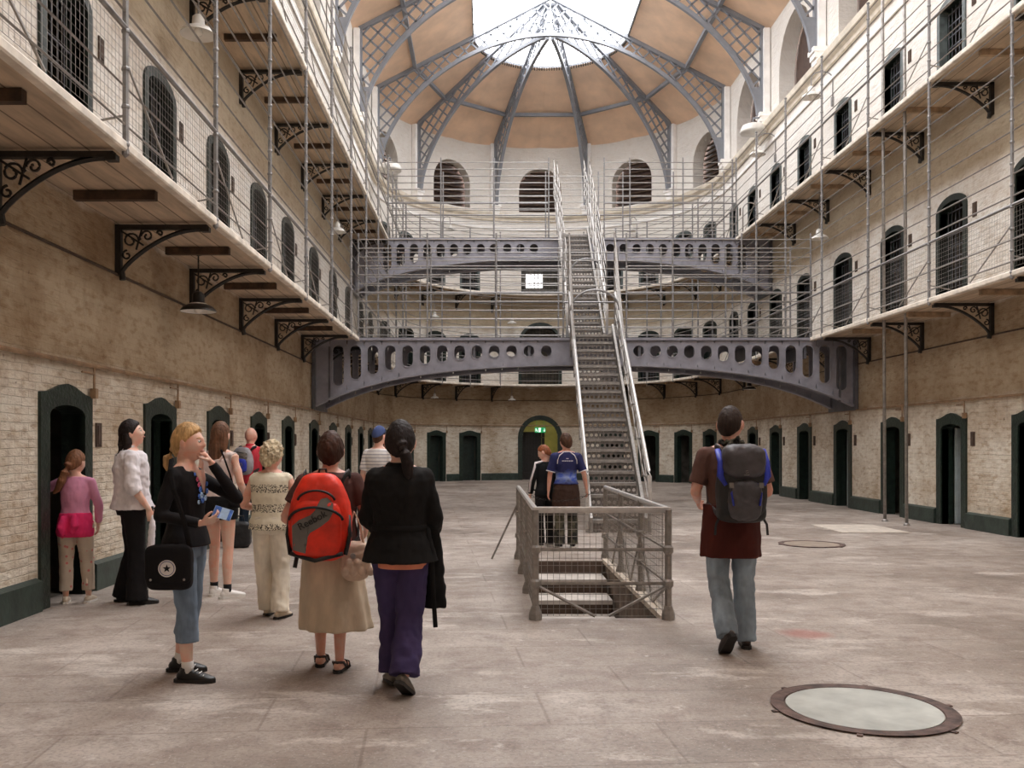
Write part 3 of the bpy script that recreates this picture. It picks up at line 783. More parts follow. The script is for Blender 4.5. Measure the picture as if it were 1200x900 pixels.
# manholes and slab
def manhole(x, y, r, label, mt):
    root = empty('manhole_cover', (x,y,0), label=label, cat='manhole cover')
    m = MB(); m.lathe([(r+.0,.002),(r+.01,.012),(r-.02,.016),(r-.065,.012),(r-.07,.004)], (0,0,0), 64)
    for k in range(6): a = k*PI/3+.1; m.box(((r+.02)*math.cos(a),(r+.02)*math.sin(a),.005), (.045,.03,.006), a)
    m.build('rim', 'rust', root)
    m = MB(); m.lathe([(0,.010),(r-.075,.010),(r-.08,.002)], (0,0,0), 64); m.build('plate', mt, root)
M['rust'] = mat('rusty_rim', (92,74,68), .75, .35, 10, .5); M['plate'] = mat('pale_cover_plate', (182,184,178), .5, .12, 4, .1); M['plate2'] = mat('grey_cover_plate', (150,136,122), .6, .12, 5, .1)
manhole(hx(1011,5.08), 5.08, .49, 'round pale grey metal cover with a rusty rim near the floor\'s front', 'plate')
M['rust2']=M['rust']
manhole(hx(951,13.45), 13.45, .47, 'round dull brown cover flush in the floor beyond the man with the blue-black backpack', 'plate2')
m = MB(); m.box((0,0,.004), (1.15,1.5,.008)); M['slab'] = mat('pale_slab_stone', (200,190,178), .6, .1, 5, .1); o = m.build('floor_slab', 'slab'); o.location = (hx(1016,15.6), 16.0, 0); tag(o, 'pale square slab set in the floor beside the tall poles', 'slab')

# ---------------------------------------------------------------- roof
def ZR(d): return 14.1 + (6.325-d)*.52
SKY0 = 3.0
def roof_strip(m, d0, d1, z_off=0, nseg=10, Y0=Y0):
    z0, z1 = ZR(d0)+z_off, ZR(d1)+z_off
    for sg in (-1,1):
        a = [(CX+sg*d0,Y0,z0),(CX+sg*d0,YC,z0),(CX+sg*d1,YC,z1),(CX+sg*d1,Y0,z1)]
        m.quad(*a)
    for k in range(nseg):
        a0, a1 = PI*k/nseg, PI*(k+1)/nseg
        f = lambda d, a, z: V(CX-d*math.cos(a), YC+d*math.sin(a), z)
        m.quad(f(d0,a0,z0), f(d0,a1,z0), f(d1,a1,z1), f(d1,a0,z1))
m = MB(); roof_strip(m, 6.7, 2.75, .0)
for sg in (-1,1): m.quad((CX+sg*2.75,Y0,ZR(2.75)),(CX+sg*2.75,SKY0,ZR(2.75)),(CX,SKY0,ZR(0)),(CX,Y0,ZR(0)))  # unseen closed ridge up to SKY0, added to darken the foreground
m.add([(CX-2.75,SKY0,ZR(2.75)),(CX+2.75,SKY0,ZR(2.75)),(CX,SKY0,ZR(0)+.12)], [(0,1,2)]); tag(m.build('ceiling', 'tan'), kind='structure')
m = MB(); m.quad((XL,Y0,14),(XR,Y0,14),(XR,Y0,18),(XL,Y0,18)); tag(m.build('wall_gable', 'white_paint'), kind='structure')
# skylight
g = NT('skylight_glass'); tr = g.n('ShaderNodeBsdfTransparent'); gl = g.n('ShaderNodeBsdfGlossy', Roughness=.1); mx = g.n('ShaderNodeMixShader', Fac=.06)
g.l(tr.outputs[0], mx.inputs[1]); g.l(gl.outputs[0], mx.inputs[2]); g.l(mx.outputs[0], g.out.inputs[0]); M['skyglass'] = g.m
wr = empty('window_1', kind='structure'); m = MB(); roof_strip(m, 2.75, .05, .10, Y0=SKY0); m.build('skylight_pane', 'skyglass', wr)
m = MB()
for d in (2.75, 1.4, .12):
    z = ZR(d)+.05
    pts = [(CX-d,SKY0,z)] + [(CX-d*math.cos(PI*k/20), YC+d*math.sin(PI*k/20), z) for k in range(21)] + [(CX+d,SKY0,z)]
    m.tube(pts, .05 if d > 2 else .018, 4)
y = SKY0+.5
while y < YC:
    for sg in (-1,1): m.tube([(CX+sg*2.75,y,ZR(2.75)+.06),(CX,y,ZR(0)+.06)], .014, 4)
    y += 1.1
for k in range(1, 15): a = PI*k/15; m.tube([(CX-2.75*math.cos(a),YC+2.75*math.sin(a),ZR(2.75)+.06),(CX,YC,ZR(0)+.06)], .014, 4)
m.build('glazing_bar', 'truss', wr)
# fringe teeth at the skylight's rim
m = MB()
for k in range(90):
    a = PI*(k+.5)/90; m.box((CX-2.74*math.cos(a), YC+2.74*math.sin(a), ZR(2.75)-.03), (.05,.03,.10), -a)
y = 8
while y < YC:
    for sg in (-1,1): m.box((CX+sg*2.74, y, ZR(2.75)-.03), (.03,.05,.10))
    y += .12
m.build('rim_fringe', 'dark', wr)
# purlins
root = empty('trim_3', kind='structure'); m = MB(); d = 4.8; z = ZR(d)-.05
pts = [(CX-d,Y0,z),(CX-d,YC,z)] + [(CX-d*math.cos(R(36*k)), YC+d*math.sin(R(36*k)), z) for k in range(1,5)] + [(CX+d,YC,z),(CX+d,Y0,z)]
m.tube(pts, .09, 4); m.build('purlin', 'truss', root)
# trusses
def inner(d): u = min(1, d/6.0); return 11.55 + 4.45*(max(0, 1-u**1.9))**.62
def rib_mb(both):
    """local: x = distance from the hall's axis, z up; lattice between arch and rafter"""
    m = MB(); n = 44
    def build_side(sg):
        dmin = 0.0 if both else .25; A = []; B = []
        for k in range(n+1):
            u = k/n
            th = u*PI/2; d = 6.0*math.cos(th)**.95 if u < 1 else 0; d = max(d, dmin); A.append(V(sg*d, 0, inner(d) if k else 11.55))
            # outer chord: vertical leg then the rafter
            Lv = 2.55; Lr = math.hypot(6.1-dmin, (6.1-dmin)*.52); q = u*(Lv+Lr)
            if q < Lv: B.append(V(sg*6.12, 0, 11.55+q))
            else: f = (q-Lv)/Lr; dd = 6.12-(6.12-dmin)*f; B.append(V(sg*dd, 0, ZR(dd)-.06))
        m.tube(A, .085, 4, side=V(0,1,0)); m.tube(B, .10, 4, side=V(0,1,0))
        def outer(d): return ZR(d)-.06 if d < 6.12 else 11.6
        def inside(d, z): return dmin < d < 6.12 and inner(min(d,5.999)) < z < outer(d) and z > 11.75
        for fam in (1, -1):
            c = -8.0
            while c < 26:
                run = None; prev = None
                for k in range(0, 170):
                    d = k*.04; z = (c + d*.9) if fam == 1 else (c + 4 - d*1.1 + 3)
                    ins = inside(d, z)
                    if ins and run is None: run = (d, z)
                    if (not ins) and run is not None:
                        if prev[0]-run[0] > .07: m.tube([(sg*run[0],0,run[1]), (sg*prev[0],0,prev[1])], .036, 4, cap=False)
                        run = None
                    prev = (d, z)
                c += .46
        m.prism([(sg*5.95,11.5),(sg*6.16,11.5),(sg*6.16,12.35),(sg*5.82,12.35)], .13)
    for sg in ((-1,1) if both else (1,)): build_side(sg)
    return m
rt = None; names = ['farthest','next-to-farthest','third from the far end','fourth from the far end','fifth from the far end','sixth from the far end']
for k, y in enumerate(TRY[:5]):
    if rt is None: rt = rib_mb(True).build('roof_truss', 'truss'); o = rt
    else: o = rt.copy(); COL.objects.link(o)
    o.location = (CX,y,0); tag(o, '%s grey lattice arch truss spanning the hall under the roof' % names[k], 'truss', 'lattice trusses across the hall')
rt = None
for a, nm in ((36,'shaded end'),(72,'shaded end, second'),(108,'sunlit end, second'),(144,'sunlit end')):
    if rt is None: rt = rib_mb(False).build('roof_rib', 'truss'); o = rt
    else: o = rt.copy(); COL.objects.link(o)
    o.location = (CX,YC,0); o.rotation_euler = (0,0,PI-R(a))
    lab = {36:'outer grey lattice rib curving down on the caged-lamp side of the far dome',72:'inner grey lattice rib of the far dome, on the side of the tourists\' wall',108:'inner grey lattice rib of the far dome, coming down behind the stair top',144:'outer grey lattice rib of the far dome, on the tall poles\' side'}[a]
    tag(o, lab, 'rib', 'radiating ribs of the dome')
rs = empty('trim_4', kind='structure')
m = MB(); pl = MB()
def corb(p, ang):
    for i, (h, dz, dd) in enumerate(((.12,11.49,.34),(.14,11.36,.26),(.14,11.22,.16))): m.box((p.x,p.y,dz), (dd+.12, .42-.06*i, h), ang)
    pl.box((p.x,p.y,12.65), (.18,.38,2.9), ang)
for y in TRY:
    for x in (XL+.12, XR-.12): corb(V(x,y,0), 0)
for a in (36,72,108,144):
    q, t, o = plan(sA(a), .12); corb(q, math.atan2(o.y,o.x))
m.build('corbel', 'white_paint', rs); pl.build('pilaster', 'white_paint', rs)
# clerestory windows: louvred boards set deep in the arches
wn = 2
for o in opens[3]:
    s, hw, zb, zs, rise, mi, dep = o
    if plan(s)[0].y < 12: continue
    p, t, out = plan(s); r = empty('window_%d' % wn, (p.x,p.y,0), math.atan2(t.y,t.x), kind='structure'); wn += 1
    m = MB(); pts = [(-hw-.4,zb-.3)] + [((hw+.4)*math.cos(PI*(1-k/14)), zs+(rise+.4)*math.sin(PI*(1-k/14))) for k in range(15)] + [(hw+.4,zb-.3)]
    m.add([V(x,dep+.03,z) for x,z in pts], [tuple(range(len(pts)))]); m.build('backing', 'louvre', r)
    if hw > 1: continue
    m = MB(); z = zb+.08
    while z < zs+rise-.06:
        x = hw if z < zs else hw*math.sqrt(max(0,1-((z-zs)/rise)**2)); m.box((0,dep-.06,z), (2*x,.10,.035)); z += .17
    m.build('louvre_slats', 'joist', r)

# ---------------------------------------------------------------- lamps
def lamp(loc, zc, r, dark, label, arm=None):
    root = empty('pendant_lamp', loc, label=label, cat='lamp')
    m = MB(); m.lathe([(r,0),(r*.98,.02*r/.2),(r*.80,.06*r/.2),(r*.50,.085*r/.2),(r*.36,.11*r/.2),(r*.33,.20*r/.2),(r*.16,.23*r/.2),(0,.235*r/.2)], (0,0,0), 28); m.build('lamp_shade', 'black_enamel' if dark else 'white_enamel', root, smooth=True)
    m = MB(); m.lathe([(r*.985,.003),(r*.6,.075*r/.2),(r*.33,.11*r/.2),(0,.115*r/.2)], (0,0,0), 28); m.build('shade_lining', 'white_enamel', root, smooth=True)
    m = MB(); m.lathe([(0,.0-.02),(.05,.0),(.055,.04),(.03,.09)], (0,0,0), 12); m.build('bulb', 'bulb', root, smooth=True)
    if zc:
        m = MB(); m.tube([(0,0,.2*r/.2),(0,0,zc-loc[2])], .011, 6); m.lathe([(0,0),(.05,-.01),(.05,-.03),(.0,-.05)], (0,0,zc-loc[2]), 10); m.build('drop_rod', 'black_iron' if dark else 'rail', root)
    if arm is not None:
        a = V(*arm); m = MB(); h = .2*r/.2+.02; n = 10; tip = V(0,0,h)
        pts = [tip] + [tip+V(a.x*.5*(1-math.cos(PI*k/n)), a.y*.5*(1-math.cos(PI*k/n)), .22+.16*math.sin(PI*k/n)) for k in range(n+1)]; pts.append(V(a.x,a.y,-.15))
        m.tube(pts, .014, 6); m.box((a.x,a.y,-.1), (.07,.07,.22)); m.build('gooseneck_arm', 'rail', root)
def under(s, off, z): p = plan(s, off)[0]; return (p.x,p.y,z)
lamp(under(11.2,.45,3.16), G1, .22, True, 'black pendant lamp hanging below the lower gallery over the tourists')
lamp(under(11.2,.45,6.62), G2, .22, False, 'white pendant lamp under the upper gallery, above the one over the tourists')
lamp(under(21.6,.45,6.62), G2, .22, False, "white pendant lamp under the upper gallery near the lower bridge's shaded end")
lamp(under(28.6,.45,3.24), G1, .2, False, 'pale pendant lamp below the lower gallery near the shaded far corner')
lamp(under(sR(27.6),.5,3.2), G1, .2, True, 'black pendant lamp below the lower gallery, seen over the backpacked man')
lamp(under(sR(21.8),.5,6.5), G2, .22, False, 'white pendant lamp under the upper gallery beside the tall cage posts')
for a, nm in ((42,'first'),(78,'second'),(106,'third')):
    lamp(under(sA(a),.5,3.35), G1, .16, False, '%s small white lamp under the lower gallery of the curved far wall' % nm)
    lamp(under(sA(a),.5,6.55), G2, .2, False, '%s white lamp under the upper gallery of the curved far wall' % nm)
for a, nm in ((50,'over the shaded half'),(128,'over the sunlit half')):
    p, t, o = plan(sA(a), .5); lamp((p.x,p.y,10.15), 0, .2, False, 'white gooseneck lamp high on the far curve, %s' % nm, (o.x*.48,o.y*.48,0))
for y, nm in ((26.6,'farther'),(22.2,'nearer')):
    p, t, o = plan(sR(y), .55); lamp((p.x,p.y,10.1), 0, .24, False, '%s white gooseneck lamp high on the wall behind the tall poles' % nm, (o.x*.53,o.y*.53,0))
def flood(x, y, z, sg, nm):
    root = empty('flood_lamp', (x,y,z), label=nm, cat='lamp', group='big pale flood lamps')
    m = MB(); m.lathe([(0,-.03),(.38,0),(.40,.05),(.33,.22),(.12,.30),(0,.31)], (0,0,0), 26); m.build('housing', 'white_enamel', root, smooth=True)
    m = MB(); m.tube([(0,0,.28),(0,0,.45),(sg*.3,0,.5)], .03, 6); m.build('bracket', 'truss', root)
flood(XL+.7, 31.3, 11.05, -1, 'big pale drum lamp below the truss foot over the shaded gallery')
flood(XR-.5, 27.2, 10.95, 1, 'big pale drum lamp below the truss foot over the poles\' wall')

# ---------------------------------------------------------------- light
w = bpy.data.worlds.new('overcast_sky'); bpy.context.scene.world = w; w.use_nodes = True
w.node_tree.nodes['Background'].inputs[0].default_value = (.985,.985,1.0,1); w.node_tree.nodes['Background'].inputs[1].default_value = 9.5
pl = bpy.data.lights.new('skylight_portal', 'AREA'); pl.shape = 'RECTANGLE'; pl.size = 5.6; pl.size_y = 31.4; pl.cycles.is_portal = True
po = bpy.data.objects.new('skylight_portal', pl); COL.objects.link(po); po.location = (CX, SKY0+15.7, 15.85)
sc = bpy.context.scene; sc.view_settings.view_transform = 'Standard'; sc.view_settings.look = 'None'; sc.view_settings.gamma = 1; sc.view_settings.exposure = 0
sc.cycles.max_bounces = 8; sc.cycles.diffuse_bounces = 6; sc.cycles.transparent_max_bounces = 8; sc.cycles.use_denoising = True
# ================================================================ people
def sstep(a, b, x): t = max(0, min(1, (x-a)/(b-a))); return t*t*(3-2*t)
def interp(tab, z):
    if z <= tab[0][0]: return tab[0][1:]
    for p, q in zip(tab, tab[1:]):
        if z <= q[0]:
            f = (z-p[0])/(q[0]-p[0]); return tuple(a+(b-a)*f for a, b in zip(p[1:], q[1:]))
    return tab[-1][1:]
def limb(m, pts, rs, n=14, ry=None, side=None, ends=True):
    pts = [V(*p) for p in pts]; rs = list(rs); ry = list(ry) if ry else None
    if ends:
        t = (pts[1]-pts[0]).normalized(); pts.insert(0, pts[0]-t*rs[0]*.55); rs.insert(0, rs[0]*.55)
        if ry: ry.insert(0, ry[0]*.55)
        t = (pts[-1]-pts[-2]).normalized(); pts.append(pts[-1]+t*rs[-1]*.55); rs.append(rs[-1]*.55)
        if ry: ry.append(ry[-1]*.55)
    m.tube(pts, rs, n, ry=ry, side=side)
def ellipsoid(m, c, r, n=20, k=14, M4=None, e=1.0):
    vs = []; 
    def pw(x): return math.copysign(abs(x)**e, x)
    for i in range(1, k):
        ph = PI*i/k
        for j in range(n):
            th = 2*PI*j/n; p = V(r[0]*pw(math.cos(th))*pw(math.sin(ph)), r[1]*pw(math.sin(th))*pw(math.sin(ph)), r[2]*pw(math.cos(ph)))+V(*c); vs.append(M4 @ p if M4 is not None else p)
    top = V(c[0],c[1],c[2]+r[2]); bot = V(c[0],c[1],c[2]-r[2]); vs += [M4 @ top, M4 @ bot] if M4 is not None else [top, bot]
    fs = [(i*n+j, (i+1)*n+j, (i+1)*n+(j+1) % n, i*n+(j+1) % n) for i in range(k-2) for j in range(n)]
    T, B = len(vs)-2, len(vs)-1
    fs += [(T, j, (j+1) % n) for j in range(n)] + [(B, (k-2)*n+(j+1) % n, (k-2)*n+j) for j in range(n)]
    m.add(vs, fs)
def soft(m, name, mt, parent, voxel=.008, it=3, disp=0, dscale=.05):
    o = m.build(name, mt, parent, smooth=True)
    bm = bmesh.new(); bm.from_mesh(o.data); bmesh.ops.recalc_face_normals(bm, faces=bm.faces); bm.to_mesh(o.data); bm.free()
    r = o.modifiers.new('remesh', 'REMESH'); r.mode = 'VOXEL'; r.voxel_size = voxel; r.use_smooth_shade = True
    if disp:
        tx = bpy.data.textures.new(name, 'CLOUDS'); tx.noise_scale = dscale; tx.noise_depth = 1
        d = o.modifiers.new('folds', 'DISPLACE'); d.texture = tx; d.strength = disp; d.mid_level = .5; d.texture_coords = 'LOCAL'
    if it: s = o.modifiers.new('smooth', 'SMOOTH'); s.factor = .5; s.iterations = it
    return o
def g2(x, s): return math.exp(-(x/s)**2)
def head_dir(d, child=0):
    """surface point of the head in direction d (y forward, z up)"""
    x, y, z = d
    rx, ry, rz = .076, .096, .118
    p = V(x*rx, y*ry, z*rz)
    if z < 0: f = 1-.30*sstep(0, .95, -z)*(1 if y > 0 else .6); p.x *= f
    if y < 0 and z < -.2: p.y *= 1-.35*sstep(.2, .9, -z)
    if y > 0: p.y *= 1-.10*g2(z-.75, .35)
    if y > 0:
        p.y += .022*g2(x, .13)*g2(z+.16, .10) + .010*g2(x, .13)*g2(z-.02, .16)          # nose
        p.y += .006*g2(z-.22, .10)*g2(x, .55)                                              # brow
        p.y -= .009*(g2(abs(x)-.36, .15))*g2(z-.06, .11)                                   # eye sockets
        p.y += .007*g2(x, .22)*g2(z+.42, .06) + .006*g2(x, .2)*g2(z+.54, .06) - .004*g2(x,.25)*g2(z+.48,.025)   # lips
        p.y += .012*g2(x, .26)*g2(z+.80, .16)                                              # chin
        p += V(math.copysign(.004, x), .004, 0)*g2(abs(x)-.55, .2)*g2(z+.2, .2)            # cheeks
    return p
def head_mesh(m, Mh, sc):
    n, k = 40, 30; vs = []
    for i in range(1, k):
        ph = PI*i/k
        for j in range(n):
            th = 2*PI*j/n; vs.append(Mh @ (head_dir((math.cos(th)*math.sin(ph), math.sin(th)*math.sin(ph), math.cos(ph)))*sc))
    vs += [Mh @ V(0,0,.118*sc), Mh @ V(0,.005,-.118*sc)]
    fs = [(i*n+j, (i+1)*n+j, (i+1)*n+(j+1) % n, i*n+(j+1) % n) for i in range(k-2) for j in range(n)]
    T, B = len(vs)-2, len(vs)-1
    fs += [(T, j, (j+1) % n) for j in range(n)] + [(B, (k-2)*n+(j+1) % n, (k-2)*n+j) for j in range(n)]
    m.add(vs, fs)
    for sg in (-1,1): ellipsoid(m, (0,0,0), (.011*sc,.019*sc,.032*sc), 10, 8, Mh @ Matrix.Translation((sg*.078*sc,-.008*sc,-.005*sc)) @ Matrix.Rotation(sg*-.35, 4, 'Z') @ Matrix.Rotation(-.15, 4, 'X'))
def hair_cap(m, Mh, sc, off=0.0, thick=1.10, lump=.0, back=1.0, seed=1):
    """hair shell: hugs the skull where hair grows, dips inside the head over the face"""
    rnd = random.Random(seed); ph0 = [rnd.random()*6 for _ in range(6)]
    n, k = 48, 32; vs = []
    for i in range(1, k):
        ph = PI*i/k
        for j in range(n):
            th = 2*PI*j/n; d = V(math.cos(th)*math.sin(ph), math.sin(th)*math.sin(ph), math.cos(ph))
            h = d.z*.9 - d.y*.75*back + off; f = sstep(-.06, .06, h)
            l = lump*(math.sin(d.x*9+ph0[0])*math.sin(d.y*8+ph0[1])*math.sin(d.z*9+ph0[2])+.5*math.sin(d.x*17+ph0[3])*math.sin(d.z*16+ph0[4])*math.sin(d.y*15+ph0[5]))
            base = V(d.x*.076, d.y*.096, d.z*.118)
            if d.z < 0: base.x *= 1-.15*sstep(0,.9,-d.z)
            vs.append(Mh @ (base*sc*((.80)*(1-f)+(thick+l)*f)))
    vs += [Mh @ V(0,0,.118*sc*thick), Mh @ V(0,0,-.118*sc*.8)]
    fs = [(i*n+j, (i+1)*n+j, (i+1)*n+(j+1) % n, i*n+(j+1) % n) for i in range(k-2) for j in range(n)]
    T, B = len(vs)-2, len(vs)-1
    fs += [(T, j, (j+1) % n) for j in range(n)] + [(B, (k-2)*n+(j+1) % n, (k-2)*n+j) for j in range(n)]
    m.add(vs, fs)
def hand(m, wrist, d, nrm, S, curl=.5, sg=1, spread=.06):
    """palm, four fingers of unequal length with knuckle bends, and a thumb from the side of the palm. nrm = direction the palm faces"""
    d = V(*d).normalized(); nrm = V(*nrm); nrm = (nrm - d*nrm.dot(d)).normalized(); sd = d.cross(nrm).normalized()*sg   # sd: towards the thumb
    w = V(*wrist); S = S*1.0
    limb(m, [w-d*.01*S, w+d*.03*S, w+d*.07*S, w+d*.088*S], [.026*S,.036*S,.040*S,.036*S], 12, ry=[.018*S,.017*S,.016*S,.013*S], side=nrm)
    for i, (o, L) in enumerate(((.031,.070),(.0105,.079),(-.0105,.074),(-.030,.058))):
        p = w+d*.084*S+sd*o*S; f = (d+sd*spread*(1.5-i)/1.5).normalized(); pts = [p-f*.012*S]; a = 0
        for q, fr in enumerate((.45,.30,.25)):
            a += curl*(.7,.9,.6)[q]; p = p+(f*math.cos(a)+nrm*math.sin(a))*L*fr*S; pts.append(p)
        limb(m, pts, [.0092*S,.0090*S,.0083*S,.0072*S], 8)
    p = w+d*.028*S+sd*.030*S; pts = [p-sd*.008*S]; 
    for q, (L, a) in enumerate(((.034,.75),(.030,.45),(.024,.2))):
        v = (d*math.cos(a)+sd*math.sin(a)+nrm*curl*.45).normalized(); p = p+v*L*S; pts.append(p)
    limb(m, pts, [.012*S,.0115*S,.010*S,.008*S], 8)
BODY = [(.84,.135,.10),(.90,.165,.115),(.97,.168,.118),(1.08,.135,.098),(1.18,.142,.102),(1.28,.158,.110),(1.37,.165,.098),(1.43,.135,.080),(1.475,.075,.062),(1.50,.055,.056),(1.58,.050,.054)]
class Person:
    def __init__(s, name_label, x, y, H, heading, build=(1,1,1), lean=0, twist=0, head=(0,0,0), sway=0, shoulder=.165, skin='skin', headsc=1.08):
        s.S = H/1.75; s.root = empty('person', (x,y,0), R(heading), label=name_label, cat='person')
        s.fat, s.hipf, s.chf = build; s.lean = lean; s.sway = sway; s.sh = shoulder; s.skin = skin
        S = s.S; s.J = {}
        for n_, p in dict(hip=(.09,0,.90), knee=(.10,.02,.49), ankle=(.10,-.02,.085), sho=(shoulder,-.01,1.385), elb=(.225,-.03,1.12), wri=(.23,.05,.87)).items():
            for sg, k in ((-1,'l'),(1,'r')): s.J[n_+k] = V(p[0]*sg, p[1], p[2])
        s.J['head'] = V(0,.015,1.610); s.headrot = head; s.hs = headsc*S**.55/S*S
        s.hs = headsc*(.35+.65*S)
    def B(s, p):
        """lean and scale a point of the nominal 1.75 m figure"""
        p = V(*p); f = max(0, p.z-.93); return V(p.x+s.sway*f, p.y+s.lean*f, p.z-abs(s.lean)*f*.2*abs(s.lean))*s.S
    def arm(s, k, elb, wri): s.J['elb'+k] = V(*elb); s.J['wri'+k] = V(*wri)
    def leg(s, k, knee, ankle): s.J['knee'+k] = V(*knee); s.J['ankle'+k] = V(*ankle)
    def ring(s, z, e=0):
        rx, ry = interp(BODY, z); w = 1
        f = s.hipf if z < 1.0 else (s.fat if z < 1.2 else s.chf)
        if 1.0 <= z <= 1.06: f = s.hipf+(s.fat-s.hipf)*(z-1.0)/.06
        if 1.2 <= z <= 1.28: f = s.fat+(s.chf-s.fat)*(z-1.2)/.08
        if z > 1.44: f = 1
        return rx*f+e, ry*f*(1+.25*(s.fat-1))+e
    def headM(s):
        p = s.B(s.J['head']); yaw, pitch, roll = s.headrot
        return Matrix.Translation(p) @ Matrix.Rotation(R(yaw),4,'Z') @ Matrix.Rotation(R(pitch),4,'X') @ Matrix.Rotation(R(roll),4,'Y')
    def body(s, handspec=None, voxel=.0065):
        m = MB(); S = s.S
        zs = [.84,.90,.97,1.03,1.08,1.13,1.18,1.23,1.28,1.33,1.37,1.41,1.44,1.475,1.51,1.555]
        m.tube([s.B((0,0,z)) for z in zs], [s.ring(z,-.004)[0]*S for z in zs], 20, ry=[s.ring(z,-.004)[1]*S for z in zs], side=V(0,1,0))
        M4 = s.headM(); s.M = M4
        limb(m, [s.B((0,-.005,1.44)), M4 @ V(0,-.018,-.05)], [.058*S,.056*S], 14)
        for sg in (-1,1): limb(m, [s.B((sg*.02,-.01,1.455)), s.B((sg*s.sh*.9,-.01,1.40))], [.045*S,.040*S], 12)
        head_mesh(m, M4, s.hs)
        for k, sg in (('l',-1),('r',1)):
            J = s.J; a, b, c = s.B(J['sho'+k]), s.B(J['elb'+k]), s.B(J['wri'+k]); f = .5+.5*s.chf
            limb(m, [s.B((sg*.10,0,1.40)), a, a.lerp(b,.5), b], [.05*S,.050*S*f,.044*S*f,.037*S*f], 12)
            limb(m, [b, b.lerp(c,.35), c], [.037*S*f,.036*S*f,.024*S], 12)
            h, kn, an = J['hip'+k]*S, J['knee'+k]*S, J['ankle'+k]*S; g = .5+.5*s.hipf
            limb(m, [h+V(0,0,.02), h.lerp(kn,.4), kn], [.084*S*g,.074*S*g,.052*S], 14)
            limb(m, [kn, kn.lerp(an,.35)-V(0,.012,0), an], [.051*S,.053*S,.033*S], 12)
            hs = (handspec or {}).get(k, {}); d = hs.get('d', (c-b)); 
            hand(m, c, d, hs.get('n', V(-sg,.0,0)), S*1.0, hs.get('curl', .45), hs.get('t', sg if 'n' not in hs else 1))
        o = soft(m, 'body', s.skin, s.root, voxel, 2)
        # eyes, brows, lips
        for sg in (-1,1):
            e = MB(); ellipsoid(e, (0,0,0), (.0125,.0115,.0085), 12, 8); q = e.build('eye', 'eye_white', s.root, smooth=True); q.matrix_local = M4 @ Matrix.Translation(V(sg*.0285,.0795,.008)*s.hs) @ Matrix.Scale(s.hs, 4)
            e = MB(); ellipsoid(e, (0,.0085,0), (.0055,.004,.0058), 10, 6); i = e.build('iris', 'eye_dark', q, smooth=True)
            e = MB(); e.tube([(sg*.012,.0895,.026),(sg*.03,.086,.031),(sg*.046,.071,.026)], .0032, 5); w = e.build('eyebrow', getattr(s, 'hairmat', 'brown_hair'), s.root, smooth=True); w.matrix_local = M4 @ Matrix.Scale(s.hs, 4)
        e = MB(); e.tube([(-.022,.084,-.053),(-.010,.0945,-.0515),(0,.0965,-.0525),(.010,.0945,-.0515),(.022,.084,-.053)], [.003,.005,.006,.005,.003], 8); w = e.build('lips', 'lips', s.root, smooth=True); w.matrix_local = M4 @ Matrix.Scale(s.hs, 4)
        return o
    def top(s, name, mt, z0, ease=.014, flare=0, sleeve=1, sl_r=.012, ztop=1.455, voxel=.008, disp=.010, extra=None, label=None, waist=1, dsc=.06, nfit=0):
        """garment on the torso from hem z0 to the neck, sleeves to `sleeve` (0 none, 1 elbow, 2 wrist)"""
        m = MB(); S = s.S; n = 14; zs = [z0+(ztop-z0)*k/n for k in range(n+1)]; rs = []
        for z in zs:
            rx, ry = s.ring(max(z,.90), ease); f = max(0, (1.0-z)/max(.01, 1.0-z0)) if z < 1.0 else 0
            e = flare*f; w = 1-(1-waist)*g2(z-1.10, .09); rs.append(((rx*w+e)*S, (ry*w+e)*S))
        m.tube([s.B((0,0,z)) for z in zs], [r[0] for r in rs], 26, ry=[r[1] for r in rs], side=V(0,1,0))
        for k, sg in (('l',-1),('r',1)):
            a, b, c = s.B(s.J['sho'+k]), s.B(s.J['elb'+k]), s.B(s.J['wri'+k]); f = .5+.5*s.chf
            limb(m, [s.B((sg*.03,-.005,1.425)), a+V(0,0,.002)], [.052*S,(.046*f+.010)*S], 14, ends=False)
            if sleeve > 0:
                u = min(1, sleeve); e = a.lerp(b, u); r1 = (.046*f+sl_r*.75)*S; r2 = ((.050+(.037-.050)*u)*f+sl_r)*S
                limb(m, [a, a.lerp(e,.5), e], [r1, (r1+r2)/2, r2], 14, ends=False)
                ellipsoid(m, a, (r1,r1,r1), 12, 8)
                if sleeve > 1:
                    u = sleeve-1; e = b.lerp(c, u); r3 = ((.037+(.026-.037)*u)*f+sl_r)*S; limb(m, [b, e], [r2, r3], 14, ends=False); ellipsoid(m, b, (r2,r2,r2), 12, 8)
            elif sleeve == 0: ellipsoid(m, a, (.050*S*f,.055*S*f,.052*S), 12, 8)
        if extra: extra(m)
        o = soft(m, name, mt, s.root, voxel, 3, disp, dsc)
        if label: o['label'] = label
        return o
